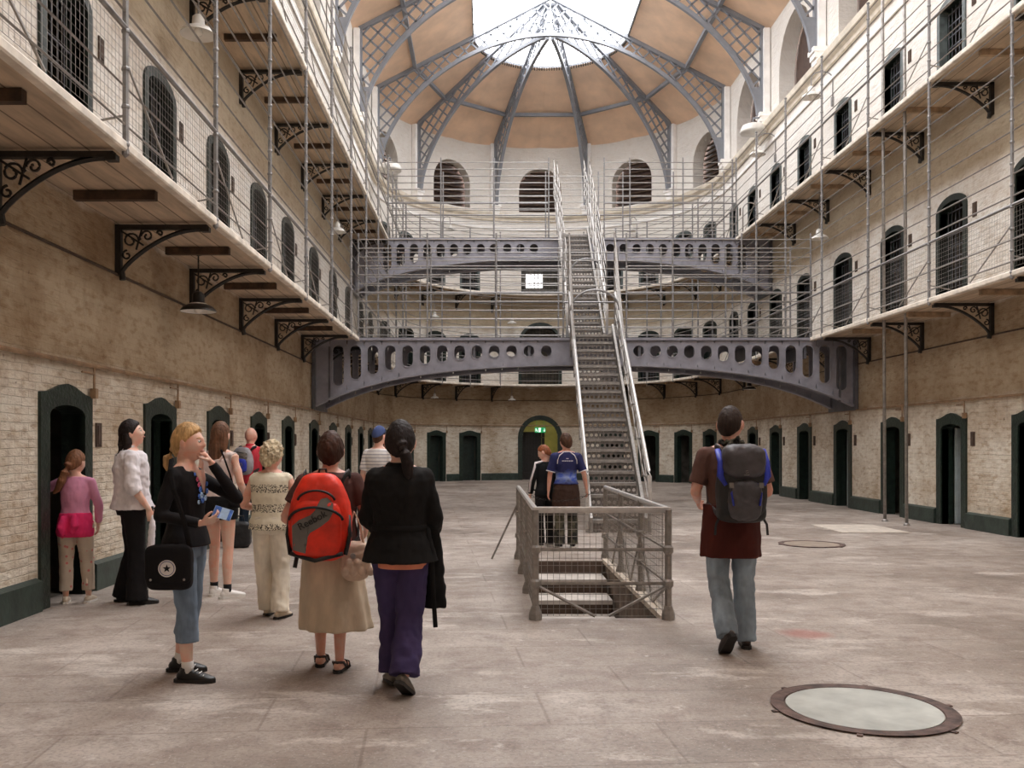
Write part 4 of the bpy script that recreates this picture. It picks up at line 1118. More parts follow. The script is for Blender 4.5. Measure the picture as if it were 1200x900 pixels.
    def trousers(s, mt, hem=.06, zt=1.02, e=.012, knee=.066, cuff=.075, thigh=.012, voxel=.008, disp=.012, name='trousers', label=None):
        m = MB(); S = s.S; zs = [.84,.88,.92,.96,zt]
        m.tube([V(0,0,z*S) for z in zs], [s.ring(max(z,.86),e)[0]*S for z in zs], 24, ry=[s.ring(max(z,.86),e+.004)[1]*S for z in zs], side=V(0,1,0))
        for k, sg in (('l',-1),('r',1)):
            h, kn, an = s.J['hip'+k]*S, s.J['knee'+k]*S, s.J['ankle'+k]*S; g = .5+.5*s.hipf
            L0 = .405*S; t = (kn.z-hem*S)/max(.01, kn.z-an.z); t = (hem_f(hem)); end = kn.lerp(an, t)
            limb(m, [h+V(0,0,.01), h.lerp(kn,.35), h.lerp(kn,.7), kn], [(.088*g+thigh)*S,(.080*g+thigh)*S,(knee+.008)*S,knee*S], 18, ends=True)
            if t > 0: limb(m, [kn, kn.lerp(end,.5), end], [knee*S,(knee+cuff)/2*S,cuff*S], 18, ends=False); ellipsoid(m, kn, (knee*S,)*3, 14, 8)
        o = soft(m, name, mt, s.root, voxel, 3, disp, .07)
        if label: o['label'] = label
        return o
    def shoes(s, mt, dirs=((0,0),(0,0)), sole='sole_dark', low=False, name='shoe', scale=1.0, sock=None, straps=None):
        for (k, sg), (yaw, pitch) in zip((('l',-1),('r',1)), dirs):
            S = s.S*scale; an = s.J['ankle'+k]*s.S
            Mx = Matrix.Translation(an) @ Matrix.Rotation(R(yaw),4,'Z') @ Matrix.Rotation(R(pitch),4,'X') @ Matrix.Scale(S,4)
            m = MB(); zs = -.085
            limb(m, [(0,-.055,-.048),(0,-.03,-.040),(0,.03,-.040),(0,.09,-.050),(0,.14,-.058),(0,.175,-.062)], [.032,.036,.040,.046,.043,.030], 14, ry=[.034,.042,.042,.032,.025,.018], side=V(0,0,1))
            if not low: limb(m, [(0,-.015,-.03),(0,-.012,.015)], [.042,.040], 12, ends=False)
            b = soft(m, name, mt, s.root, .006, 2); b.matrix_local = Mx
            m = MB(); pts = [(.036,-.06),(.036,.0),(.045,.08),(.045,.13),(.03,.18),(0,.195),(-.03,.18),(-.04,.13),(-.038,.08),(-.034,0),(-.034,-.06),(-.018,-.09),(.018,-.09)]
            vs = [V(x,y,zs+.0) for x, y in pts]+[V(x,y,zs+.024) for x, y in pts]; n = len(pts)
            m.add(vs, [tuple(range(n)), tuple(range(2*n-1,n-1,-1))]+[(i,(i+1)%n,(i+1)%n+n,i+n) for i in range(n)]); q = m.build('sole', sole, b)
            if straps:
                for y, z, a, h in ((.095,-.058,.049,.030),(.045,-.050,.044,.040)):
                    m = MB(); m.tube([(-a,y,-.075),(-a*.8,y+.005,z+h*.7),(0,y+.008,z+h),(a*.8,y+.005,z+h*.7),(a,y,-.075)], .012, 6, ry=.005, side=V(0,1,0)); m.build('sandal_strap', straps, b)
                m = MB(); m.tube([(-.044,.02,-.05),(-.04,-.03,-.012),(0,-.062,-.008),(.04,-.03,-.012),(.044,.02,-.05)], .010, 6); m.build('heel_strap', straps, b)
            if sock:
                m = MB(); limb(m, [an+V(0,0,-.02*S), s.J['ankle'+k].lerp(s.J['knee'+k], .14)*s.S], [.038*S,.040*S], 12, ends=False); m.build('sock', sock, s.root, smooth=True)
def hem_f(h): return 1-(h-.085)/.405
# cloth, skin, hair materials
def cloth(name, c, var=.10, bump=.25, scale=9, rough=.85, stretch=(1,1,.35)): return mat(name, c, rough, var, scale, bump, bdist=.012, spec=.25, stretch=stretch)
def skinmat(name, c):
    t = NT(name); co = t.coord(); a = s2l(c); b = s2l((min(255,c[0]*1.02), c[1]*.88, c[2]*.84))
    t.l(t.ramp(t.noise(14, co), [(.35, a), (.7, b)]), t.b.inputs['Base Color']); t.b.inputs['Roughness'].default_value = .5
    t.b.inputs['Subsurface Weight'].default_value = .08; t.b.inputs['Subsurface Radius'].default_value = (.02,.008,.004); return t.m
M['skin'] = skinmat('skin_light', (228,194,176)); M['skin_rosy'] = skinmat('skin_rosy', (220,176,158)); M['skin_tan'] = skinmat('skin_tan', (204,150,122))
M['eye_white'] = mat('eye_white', (225,220,214), .2, .01); M['eye_dark'] = mat('iris_dark', (52,44,42), .2, .1); M['lips'] = mat('lips_pink', (196,134,124), .4, .05)
def hairmat(name, c, dark=.55):
    t = NT(name); co = t.coord(); n = t.noise(60, t.mapping(co, scale=(1,1,.12)), 3); n2 = t.noise(8, co, 2)
    t.l(t.mix(.35, t.ramp(n, [(.3, s2l(tuple(x*dark for x in c))), (.7, s2l(c))]), t.ramp(n2, [(.3, s2l(tuple(x*.7 for x in c))), (.7, s2l(tuple(min(255,x*1.15) for x in c)))])), t.b.inputs['Base Color'])
    t.b.inputs['Roughness'].default_value = .62; t.b.inputs['Specular IOR Level'].default_value = .3; t.bump(n, .8, .008); return t.m
for nm, c in (('blonde_hair',(224,178,120)),('pale_blonde_hair',(232,210,176)),('brown_hair',(74,46,34)),('light_brown_hair',(122,84,60)),('dark_hair',(38,26,24)),('ginger_hair',(158,92,56)),('mid_brown_hair',(92,62,44)),('girl_hair',(146,98,68)),('crop_hair',(58,42,34))): M[nm] = hairmat(nm, c)
M['sole_dark'] = mat('dark_rubber', (34,30,28), .7, .1); M['sole_white'] = mat('white_rubber', (222,218,212), .6, .05)
def setmatcloth(**kw):
    for k, v in kw.items(): M[k] = cloth(k, v)
setmatcloth(pink_sweater=(216,148,178), hot_pink=(226,52,108), white_cotton=(226,220,224), black_cloth=(24,22,24), black_knit=(26,23,25), tank_white=(226,208,204), red_polo=(206,62,76), navy_denim=(40,52,66),
    cream_trousers=(228,220,204), brown_shirt=(84,56,52), beige_skirt=(204,186,162), coat_black=(22,20,20), purple_trousers=(66,56,94), stripe_white=(226,224,224), cap_blue=(70,84,128), track_black=(24,26,28), jersey_navy=(30,34,84),
    brown_wrap=(62,44,36), camo_dark=(46,44,36), brown_tee=(98,70,62), maroon_wrap=(74,30,24), orange_hem=(220,140,112), shorts_black=(26,26,28), khaki=(150,138,112), stripe_cloth=(225,222,216))
M['jeans'] = mat('blue_jeans', (132,146,158), .85, .35, 5, .3, bdist=.012, stretch=(1,1,.4)); M['jeans_mid'] = mat('washed_jeans', (118,136,156), .85, .3, 6, .3, bdist=.012, stretch=(1,1,.4))
M['leather_dark'] = mat('dark_leather', (44,32,28), .4, .2, 10, .1); M['leather_black'] = mat('black_leather', (24,22,22), .4, .2, 10, .1); M['canvas_cream'] = mat('cream_canvas', (206,190,170), .7, .1, 8)
M['sneaker_white'] = mat('white_sneaker', (230,226,222), .5, .05, 8); M['grey_leather'] = mat('grey_leather', (96,88,78), .45, .2, 8)
def patterned(name, base, kind):
    t = NT(name); co = t.coord(); sep = t.n('ShaderNodeSeparateXYZ'); t.l(co, sep.inputs[0]); z = sep.outputs[2]
    if kind == 'leopard':      # printed bands of dark flecks
        sp = t.noise(75, t.mapping(co, scale=(1,1,1.6)), 2); fl = t.ramp(sp, [(.50, 0.), (.54, 1.)])
        f = t.math('ABSOLUTE', t.math('SUBTRACT', t.math('FRACT', t.math('MULTIPLY', t.math('ADD', z, -.02), 5.9)), .5))
        band = t.ramp(f, [(.10, 1.), (.30, .0)]); mask = t.math('MULTIPLY', fl, t.ramp(t.math('ADD', band, t.math('MULTIPLY', t.math('SUBTRACT', t.noise(30, co), .5), .9)), [(.45,0.),(.5,1.)]))
        c = t.mix(mask, s2l(base), s2l((62,54,44)))
    elif kind == 'flowers':
        v = t.n('ShaderNodeTexVoronoi', Scale=17); t.l(co, v.inputs['Vector']); c = t.mix(t.ramp(v.outputs['Distance'], [(.16,1.),(.24,0.)]), s2l(base), s2l((206,120,118)))
    elif kind == 'stripes':
        c = t.mix(t.ramp(t.math('FRACT', t.math('MULTIPLY', z, 22)), [(.0,1.),(.16,1.),(.2,0.),(1,0.)]), s2l(base), s2l((130,136,150)))
    elif kind == 'jersey':     # pale blue flash across the lower back
        n = t.noise(7, t.mapping(co, scale=(1,1,2.2), rot=(0,R(25),0)), 4); band = t.ramp(z, [(0.,0.),(1.,0.)])
        f = t.math('ABSOLUTE', t.math('SUBTRACT', z, 1.03)); g = t.ramp(t.math('ADD', f, t.math('MULTIPLY', t.math('SUBTRACT', n, .5), .22)), [(.0,1.),(.10,0.)])
        c = t.mix(g, s2l(base), t.ramp(n, [(.42, s2l((60,90,190))), (.6, s2l((170,190,235)))]))
    elif kind == 'camo':
        c = t.ramp(t.noise(9, co, 3), [(.42, s2l((30,30,28))), (.5, s2l((62,60,48))), (.6, s2l((92,88,72)))])
    t.l(c, t.b.inputs['Base Color']); t.b.inputs['Roughness'].default_value = .85; t.bump(t.noise(20, co), .25, .01); return t.m
M['leopard'] = patterned('flecked_band_print', (228,220,198), 'leopard'); M['flower_cotton'] = patterned('flower_print_cotton', (200,184,166), 'flowers')
M['striped'] = patterned('thin_striped_cotton', (228,224,222), 'stripes'); M['jersey'] = patterned('navy_flash_jersey', (30,34,84), 'jersey'); M['camo'] = patterned('dark_camouflage', (50,50,40), 'camo')
def hair(P, hm, kind, seed=1, tail=None, it=2):
    m = MB(); Mh = P.M; sc = P.hs
    if kind == 'short': hair_cap(m, Mh, sc, .14, 1.15, .045, seed=seed)
    elif kind == 'crop': hair_cap(m, Mh, sc, .10, 1.04, .0, seed=seed)
    elif kind == 'fringe': hair_cap(m, Mh, sc, -.05, 1.015, .0, seed=seed)
    elif kind == 'curly': hair_cap(m, Mh, sc, .14, 1.27, .08, seed=seed)
    elif kind == 'full': hair_cap(m, Mh, sc, .17, 1.15, .02, seed=seed)
    elif kind in ('tail','long'): hair_cap(m, Mh, sc, .08, 1.13, .012, seed=seed)
    if kind == 'long':
        for x in (-.055,-.028,0,.028,.055):
            limb(m, [Mh @ V(x*.9,-.07+abs(x)*.5,.0)*1, Mh @ V(x*1.15,-.092+abs(x)*.6,-.12), Mh @ V(x*1.25,-.095+abs(x)*.6,-.24), Mh @ V(x*1.1,-.085+abs(x)*.4,-.36)], [.034,.030,.026,.012], 10)
        for x in (-.07,.07): limb(m, [Mh @ V(x,-.02,.03), Mh @ V(x*1.12,-.035,-.08), Mh @ V(x*1.05,-.05,-.2)], [.02,.024,.014], 10)
    if tail:
        for t in tail: limb(m, [Mh @ V(*p[:3]) for p in t], [p[3] for p in t], 12)
    return soft(m, 'hair', hm, P.root, .006, it, .006 if kind != 'curly' else .03, .02 if kind != 'curly' else .022)
def strap(m, pts, w=.012, t=.004, side=None): m.tube(pts, w, 6, ry=t, side=side)

# ---- girl in pink at the nearest cell door
P = Person('girl in a pink jumper, bright jacket tied at her waist, standing in a cell doorway', -3.90, 8.50, 1.44, 12, (1.0,1.0,.95), head=(-25,-8,0), headsc=1.12, shoulder=.17)
P.arm('l', (-.40,.08,1.27), (-.60,.22,1.40)); P.arm('r', (.25,.02,1.12), (.23,.10,.90)); P.leg('l', (-.10,.02,.49), (-.10,-.01,.085)); P.leg('r', (.12,.04,.49), (.14,.02,.085))
P.hairmat = 'girl_hair'; P.body({'l': dict(d=(-.2,.3,.9), n=(.2,.9,-.2), curl=.2)}); P.top('jumper', 'pink_sweater', .95, sleeve=1.9, sl_r=.014, label='pale pink jumper'); P.trousers('flower_cotton', .14, knee=.078, cuff=.070, thigh=.02)
P.shoes('canvas_cream', ((8,0),(-12,0)), 'sole_white', low=True)
hair(P, 'girl_hair', 'tail', 2, [[(0,-.07,-.01,.03),(0,-.115,-.035,.035),(-.01,-.12,-.10,.042),(-.03,-.13,-.18,.04),(-.07,-.12,-.26,.03),(-.11,-.12,-.30,.014)]])
m = MB(); S = P.S
m.tube([V(0,0,z)*S for z in (.76,.82,.90,.98,1.04)], [.195*S,.205*S,.20*S,.188*S,.172*S], 26, ry=[.13*S,.15*S,.155*S,.145*S,.13*S], side=V(0,1,0)); limb(m, [V(.02,-.165,1.02)*S,V(.03,-.185,.90)*S,V(.0,-.18,.82)*S], [.03*S,.05*S,.03*S], 10); limb(m, [V(-.10,-.14,1.0)*S,V(-.12,-.165,.88)*S,V(-.10,-.16,.80)*S], [.03*S,.045*S,.025*S], 10)
soft(m, 'tied_jacket', 'hot_pink', P.root, .009, 3, .015, .05)

# ---- woman in a white shirt looking up
P = Person('dark-haired woman in a white shirt and black trousers, looking up beside a cell door', -3.36, 8.5, 1.74, -62, (1.22,1.12,1.16), head=(-12,16,0), lean=-.03)
P.arm('r', (.26,-.02,1.12), (.24,.12,.90)); P.arm('l', (-.26,0,1.12), (-.24,.14,.92)); P.leg('l', (-.10,.02,.49), (-.12,-.06,.085)); P.leg('r', (.10,.03,.49), (.12,.03,.085))
P.hairmat = 'dark_hair'; P.body({'r': dict(d=(0,.25,-1), n=(-1,0,0), curl=1.0, t=1)}); P.top('shirt', 'white_cotton', .90, .03, .035, sleeve=1.25, sl_r=.032, disp=.028, dsc=.07, label='white shirt with rolled sleeves')
m = MB(); m.tube([P.B((0,-.012,1.44)), P.B((0,-.012,1.50))], [.085,.066], 18, ry=[.075,.064], side=V(0,1,0)); soft(m, 'shirt_collar', 'white_cotton', P.root, .007, 1)
P.trousers('black_cloth', .04, zt=1.0, knee=.078, cuff=.105, thigh=.012); P.shoes('leather_black', ((6,0),(-6,0)), low=True)
hair(P, 'dark_hair', 'full', 3, [[(0,-.08,.0,.04),(0,-.10,-.07,.045),(0,-.11,-.12,.035)],[(-.02,-.11,-.08,.04),(-.04,-.18,-.17,.032),(-.05,-.225,-.27,.022),(-.05,-.24,-.36,.008)],[(.03,-.11,-.08,.04),(.05,-.165,-.17,.028),(.05,-.20,-.27,.016),(.05,-.21,-.34,.006)],[(.06,-.04,.0,.04),(.07,-.05,-.08,.04),(.06,-.08,-.14,.03)]])
wr = P.root.matrix_world if False else None
def world(P, p): return Matrix.Translation(P.root.location) @ Matrix.Rotation(P.root.rotation_euler.z, 4, 'Z') @ V(*p)
h = world(P, P.B(P.J['wrir'])+V(0,.03,-.07))
u = empty('folded_umbrella', h, label='white folded umbrella hanging from the hand of the woman in the white shirt', cat='umbrella')
m = MB(); m.tube([(0,0,.02),(.0,0,-.08),(-.02,.0,-.35),(-.04,.0,-.62)], [.016,.03,.036,.010], 10); soft(m, 'canopy', 'white_cotton', u, .006, 1, .01, .03); m = MB(); m.tube([(0,0,.10),(0,0,0)], .010, 8); m.build('handle', 'leather_black', u); m = MB(); m.tube([(-.04,0,-.62),(-.044,0,-.68)], .005, 6); m.build('tip', 'steel', u)

# ---- blonde girl, hand at her chin, card in the other
P = Person('blonde girl in a black embroidered top, hand at chin, holding a blue card', -1.93, 5.76, 1.64, -98, (.98,1.0,.98), head=(4,2,0), shoulder=.175)
P.arm('r', (.25,-.06,1.13), (.20,.20,1.08)); P.arm('l', (-.20,.28,1.22), (-.06,.155,1.475)); P.leg('l', (-.11,-.02,.49), (-.16,-.13,.085)); P.leg('r', (.09,.05,.49), (.10,.06,.085))
P.hairmat = 'blonde_hair'; P.body({'r': dict(d=(-.25,.9,.25), n=(-.5,-.1,.85), curl=.6, t=1), 'l': dict(d=(.3,-.35,.6), n=(.5,-.8,-.2), curl=1.3, t=1)}, voxel=.0055)
P.top('black_top', 'black_knit', .91, .018, .02, sleeve=1.97, sl_r=.008, ztop=1.42, disp=.008, label='black long-sleeved knitted top')
m = MB()                                         # skin shown by the V neck, and its embroidered edge
def chest(x, z, e=0): 
    rx, ry = P.ring(z, .017); return P.B((x, ry*math.sqrt(max(0,1-(x/max(rx,.01))**2))+e, z))
vs = [chest(-.075,1.425,.012), chest(-.045,1.37,.012), chest(0,1.27,.010), chest(.045,1.37,.012), chest(.075,1.425,.012), chest(0,1.43,.012)]
m.add(vs+[v-V(0,.03,0) for v in vs], [(0,1,5),(1,2,5),(2,3,5),(3,4,5)]+[(6+a,6+b,b,a) for a,b in ((0,1),(1,2),(2,3),(3,4))]); m.build('neckline', 'skin', P.root, smooth=True)
M['emb_blue'] = mat('blue_embroidery', (70,110,190), .7, .2, 30); M['emb_pink'] = mat('pink_embroidery', (200,80,110), .7, .2, 30); M['emb_white'] = mat('pale_blue_embroidery', (170,196,226), .7, .1, 30)
em = P.root
flowers = [(.078,1.40,.013,'emb_blue'),(.068,1.365,.016,'emb_pink'),(.058,1.33,.018,'emb_pink'),(.05,1.295,.02,'emb_blue'),(.035,1.255,.022,'emb_white'),(.058,1.25,.018,'emb_blue'),(.02,1.225,.024,'emb_blue'),(-.02,1.235,.02,'emb_white'),(-.045,1.28,.018,'emb_blue'),(-.06,1.33,.016,'emb_blue'),(.06,1.21,.015,'emb_white')]
for x, z, r, mt in flowers:
    m = MB(); c = chest(x, z, .010)
    for q in range(6): a = q*PI/3; ellipsoid(m, c+V(math.cos(a)*r*.6,0,math.sin(a)*r*.6), (r*.42,.004,r*.42), 8, 5)
    m.build('embroidered_flower', mt, P.root, smooth=True)
P.trousers('jeans_mid', .27, zt=1.0, e=.010, knee=.070, cuff=.078, disp=.014, label='faded blue cropped jeans'); P.shoes('leather_black', ((10,0),(4,0)), 'sole_dark', sock='sneaker_white')
for k in ('l','r'):
    for q in range(4):
        m = MB(); an = P.J['ankle'+k]*P.S; m.tube([an+V(-.026,.03+q*.026,.012-q*.014), an+V(.026,.036+q*.026,.012-q*.014)], .0035, 5); m.build('lace', 'sneaker_white', P.root)
hair(P, 'blonde_hair', 'tail', 4, [[(0,-.075,-.02,.03),(0,-.11,-.045,.022),(0,-.135,-.085,.034),(0,-.14,-.14,.030),(0,-.125,-.19,.012)]])
m = MB(); ellipsoid(m, (0,0,0), (.02,.013,.02), 12, 8); o = m.build('hair_band', 'black_cloth', P.root, smooth=True); o.matrix_local = P.M @ Matrix.Translation((0,-.108,-.043))
c = world(P, P.B(P.J['wrir'])+V(-.045,.125,.06))
cd = empty('leaflet', c, R(-12), label='small blue and white card held by the blonde girl with the ponytail', cat='leaflet'); cd.rotation_euler = (R(-28), R(18), R(8))
m = MB(); m.box((0,0,0), (.115,.003,.075)); m.build('card_sheet', 'emb_white', cd); m = MB(); m.box((-.035,-.003,0), (.04,.003,.07)); m.box((.045,-.003,-.0), (.02,.003,.07)); m.build('printed_panel', 'emb_blue', cd)
# shoulder bag with a star badge
bx, by, bz = -1.93+.0, 5.76-.24, .745
bg = empty('shoulder_bag', (bx-.02,by,bz), R(4), label='black shoulder bag with a white star badge, hanging at the blonde girl\'s hip', cat='bag')
m = MB(); ellipsoid(m, (0,0,0), (.138,.045,.14), 28, 20, e=.32); soft(m, 'bag_body', 'black_cloth', bg, .007, 2, .008, .06)
m = MB(); ellipsoid(m, (0,-.030,.02), (.140,.026,.120), 28, 20, e=.32); soft(m, 'bag_flap', 'black_cloth', bg, .006, 2, .004, .06)
m = MB(); m.lathe([(0,0),(.052,0),(.052,.003)], (0,0,0), 40); o = m.build('badge', 'sneaker_white', bg); o.matrix_local = Matrix.Translation((.0,-.0635,.0)) @ Matrix.Rotation(PI/2, 4, 'X')
st = [(.026*(1 if k % 2 == 0 else .4)*math.sin(PI*k/5), .026*(1 if k % 2 == 0 else .4)*math.cos(PI*k/5)) for k in range(10)]
m = MB(); m.prism([(x, z) for x, z in st], .003); o = m.build('star', 'black_cloth', bg); o.location = (0,-.068,0)
m = MB(); m.lathe([(.041,0),(.043,.002),(.045,0)], (0,0,0), 40); o = m.build('badge_ring', 'cap_blue', bg); o.matrix_local = Matrix.Translation((.0,-.0665,.0)) @ Matrix.Rotation(PI/2, 4, 'X')
m = MB()
for x in (-.10,.10): ellipsoid(m, (x,-.058,-.07), (.008,.004,.008), 8, 6)
m.build('snaps', 'steel', bg)
m = MB(); strap(m, [(.12,.0,.12),(.09,-.03,.30),(.03,-.03,.48),(.0,.01,.60),(-.01,.07,.665),(-.02,.14,.66)], .016, .004, V(0,1,0)); m.build('bag_strap', 'black_cloth', bg)

# ---- girl with long brown hair, tank top and shorts
P = Person('girl with long brown hair, pale vest top and black shorts, behind the blonde girl', -2.62, 8.8, 1.73, -18, (1.0,1.02,.98), head=(6,0,0), shoulder=.178)
P.arm('r', (.25,-.02,1.14), (.20,.16,1.0)); P.arm('l', (-.24,0,1.14), (-.22,.14,1.0)); P.leg('r', (.10,.0,.49), (.11,-.03,.085)); P.leg('l', (-.09,.05,.49), (-.12,.08,.085))
P.hairmat = 'light_brown_hair'; P.body(); P.top('vest_top', 'tank_white', .93, .010, .006, sleeve=-1, ztop=1.37, label='pale pink vest top')
m = MB()
for sg in (-1,1): strap(m, [P.B((sg*.085,.085,1.36)), P.B((sg*.095,.03,1.445)), P.B((sg*.09,-.05,1.44)), P.B((sg*.075,-.105,1.35))], .014, .005, V(1,0,0))
m.build('vest_straps', 'tank_white', P.root, smooth=True)
P.trousers('shorts_black', .82, zt=1.0, e=.012, knee=.10, cuff=.1, name='shorts') if False else None
m = MB(); S = P.S
m.tube([V(0,0,z)*S for z in (.84,.88,.92,.97,1.01)], [P.ring(max(z,.86),.016)[0]*S for z in (.84,.88,.92,.97,1.01)], 24, ry=[P.ring(max(z,.86),.018)[1]*S for z in (.84,.88,.92,.97,1.01)], side=V(0,1,0))
for sg, k in ((-1,'l'),(1,'r')): limb(m, [P.J['hip'+k]*S, P.J['hip'+k].lerp(P.J['knee'+k], .30)*S], [.104*S,.100*S], 18, ends=False)
soft(m, 'shorts', 'shorts_black', P.root, .008, 2, .006, .05)
P.shoes('sneaker_white', ((10,0),(-30,0)), 'sole_white', sock='black_cloth'); hair(P, 'light_brown_hair', 'long', 5)
h = world(P, (.19,-.05,.98))
bg = empty('small_shoulder_bag', h, R(-18), label='small black bag on a long thin strap worn by the girl in shorts', cat='bag'); m = MB(); ellipsoid(m, (.02,0,-.02), (.06,.035,.075), 20, 14, e=.4); soft(m, 'bag_body', 'black_cloth', bg, .006, 1); m = MB(); strap(m, [(.02,0,.05),(.0,-.05,.22),(-.05,-.085,.40),(-.10,-.06,.465),(-.12,.03,.45)], .010, .004, V(0,1,0)); m.build('bag_strap', 'black_cloth', bg)

# ---- bald man in a red shirt
P = Person('bald man in a red polo shirt wearing a small rucksack, farther along the cell doors', -3.58, 13.6, 1.77, -12, (1.15,1.08,1.18), head=(-12,4,0), skin='skin_rosy')
P.arm('l', (-.27,.04,1.14), (-.16,.24,1.05)); P.arm('r', (.28,.04,1.14), (.16,.26,1.08)); P.leg('r', (.10,.05,.49), (.12,.04,.085)); P.leg('l', (-.10,0,.49), (-.12,-.04,.085))
P.hairmat = 'crop_hair'; P.body(voxel=.008); P.top('polo_shirt', 'red_polo', .90, .018, .012, sleeve=.9, sl_r=.022, voxel=.010); P.trousers('navy_denim', .05, knee=.07, cuff=.07, voxel=.010); P.shoes('leather_black', ((5,0),(-5,0)))
m = MB(); m.tube([P.B((0,-.012,1.44)), P.B((0,-.01,1.495))], [.08,.064], 16, ry=[.07,.062], side=V(0,1,0)); soft(m, 'shirt_collar', 'red_polo', P.root, .009, 1)
def rucksack(name, label, P, zc, size, cols, extra=None, back=None, heading=None, rx=0):
    w, d, h = size; S = P.S; back = back if back is not None else P.ring(1.25, .02)[1]*S
    c = world(P, P.B((0,0,zc))+V(0,-back-d*.5-.012,0)); r = empty(name, c, P.root.rotation_euler.z, label=label, cat='rucksack')
    m = MB(); ellipsoid(m, (0,0,0), (w/2,d/2,h/2), 30, 24, e=.55); m.v = [(x*(1-.26*sstep(0,h*.5,z)), y*(1-.15*sstep(0,h*.5,z)), z) for x, y, z in m.v]; soft(m, 'main_compartment', cols[0], r, .008, 2, .010, .07)
    m = MB()
    for sg in (-1,1):
        strap(m, [(sg*w*.30,d*.42,h*.38),(sg*w*.34,d*.5+.015,h*.47),(sg*w*.36,d*.5+.09*S,h*.5),(sg*w*.40,d*.5+.20*S,h*.36),(sg*w*.46,d*.5+.235*S,h*.08),(sg*w*.50,d*.5+.14*S,-h*.28),(sg*w*.40,d*.5+.0,-h*.40)], .026, .006, V(1,0,0))
    m.build('shoulder_straps', cols[1], r, smooth=True)
    if extra: extra(r, w, d, h)
    return r
M['grey_nylon'] = mat('grey_nylon', (140,136,140), .6, .15, 9, .15); M['blue_nylon'] = mat('blue_nylon', (38,54,170), .5, .15, 9, .15); M['black_nylon'] = mat('black_nylon', (28,27,29), .55, .2, 9, .2); M['red_nylon'] = mat('orange_red_nylon', (232,52,28), .5, .12, 9, .15); M['charcoal_nylon'] = mat('charcoal_nylon', (66,62,66), .5, .2, 8, .25); M['silver_nylon'] = mat('silver_nylon', (112,108,104), .5, .1, 9, .1)
def ex(r, w, d, h):
    m = MB(); ellipsoid(m, (0,-d*.42,-h*.16), (w*.36,d*.30,h*.26), 24, 18, e=.55); soft(m, 'front_pocket', 'blue_nylon', r, .008, 1); m = MB(); ellipsoid(m, (0,-d*.40,h*.20), (w*.38,d*.2,h*.16), 24, 18, e=.55); soft(m, 'top_pocket', 'silver_nylon', r, .008, 1)
    m = MB()
    for z in (.30,.16,.03): m.tube([(-w*.38,-d*.50,h*z-.02),(0,-d*.66,h*z+.01),(w*.38,-d*.50,h*z-.02)], .006, 6)
    m.tube([(-w*.35,-d*.58,-h*.36),(0,-d*.75,-h*.42),(w*.35,-d*.58,-h*.36)], .007, 6); m.build('piping', 'black_nylon', r)
    m = MB()
    for k in range(3): m.tube([(-.05+k*.05+.018*math.cos(a*PI/4), -d*.735, -h*.12+.026*math.sin(a*PI/4)) for a in range(8)], .005, 5, closed=True)
    m.build('pocket_emblem', 'silver_nylon', r)
rucksack('small_rucksack', 'small grey and blue rucksack on the back of the bald man in red', P, 1.24, (.33,.20,.42), ('grey_nylon','black_nylon'), ex)
bg = empty('holdall', (-3.62+.0,13.05,0), R(5), label='black upright bag standing on the floor just behind the bald man in red', cat='bag'); m = MB(); ellipsoid(m, (0,0,.19), (.19,.10,.19), 26, 18, e=.4); soft(m, 'bag_body', 'black_nylon', bg, .009, 2, .012, .06); m = MB(); m.tube([(-.09,0,.36),(-.08,0,.46),(.08,0,.46),(.09,0,.36)], .012, 6); m.build('bag_handle', 'black_nylon', bg)

# ---- older lady with curly pale hair
P = Person('older lady with curly pale blonde hair, flecked cream sleeveless top and cream trousers', -1.87, 7.8, 1.52, -8, (1.3,1.18,1.22), head=(-14,-4,0), headsc=1.1, skin='skin_rosy', shoulder=.172)
P.arm('l', (-.29,-.02,1.12), (-.20,.22,1.06)); P.arm('r', (.30,.0,1.14), (.22,.24,1.10)); P.leg('l', (-.09,.03,.49), (-.07,.08,.085)); P.leg('r', (.10,.0,.49), (.11,-.06,.085))
P.hairmat = 'pale_blonde_hair'; P.body(); P.top('sleeveless_top', 'leopard', .88, .018, .02, sleeve=0, ztop=1.45, disp=.010); P.trousers('cream_trousers', .07, knee=.088, cuff=.092, thigh=.018, disp=.02)
P.shoes('canvas_cream', ((8,-8),(-14,0)), 'sole_dark', low=True); hair(P, 'pale_blonde_hair', 'curly', 9, [[(0,-.08,-.02,.05),(0,-.085,-.07,.03)]], it=1)

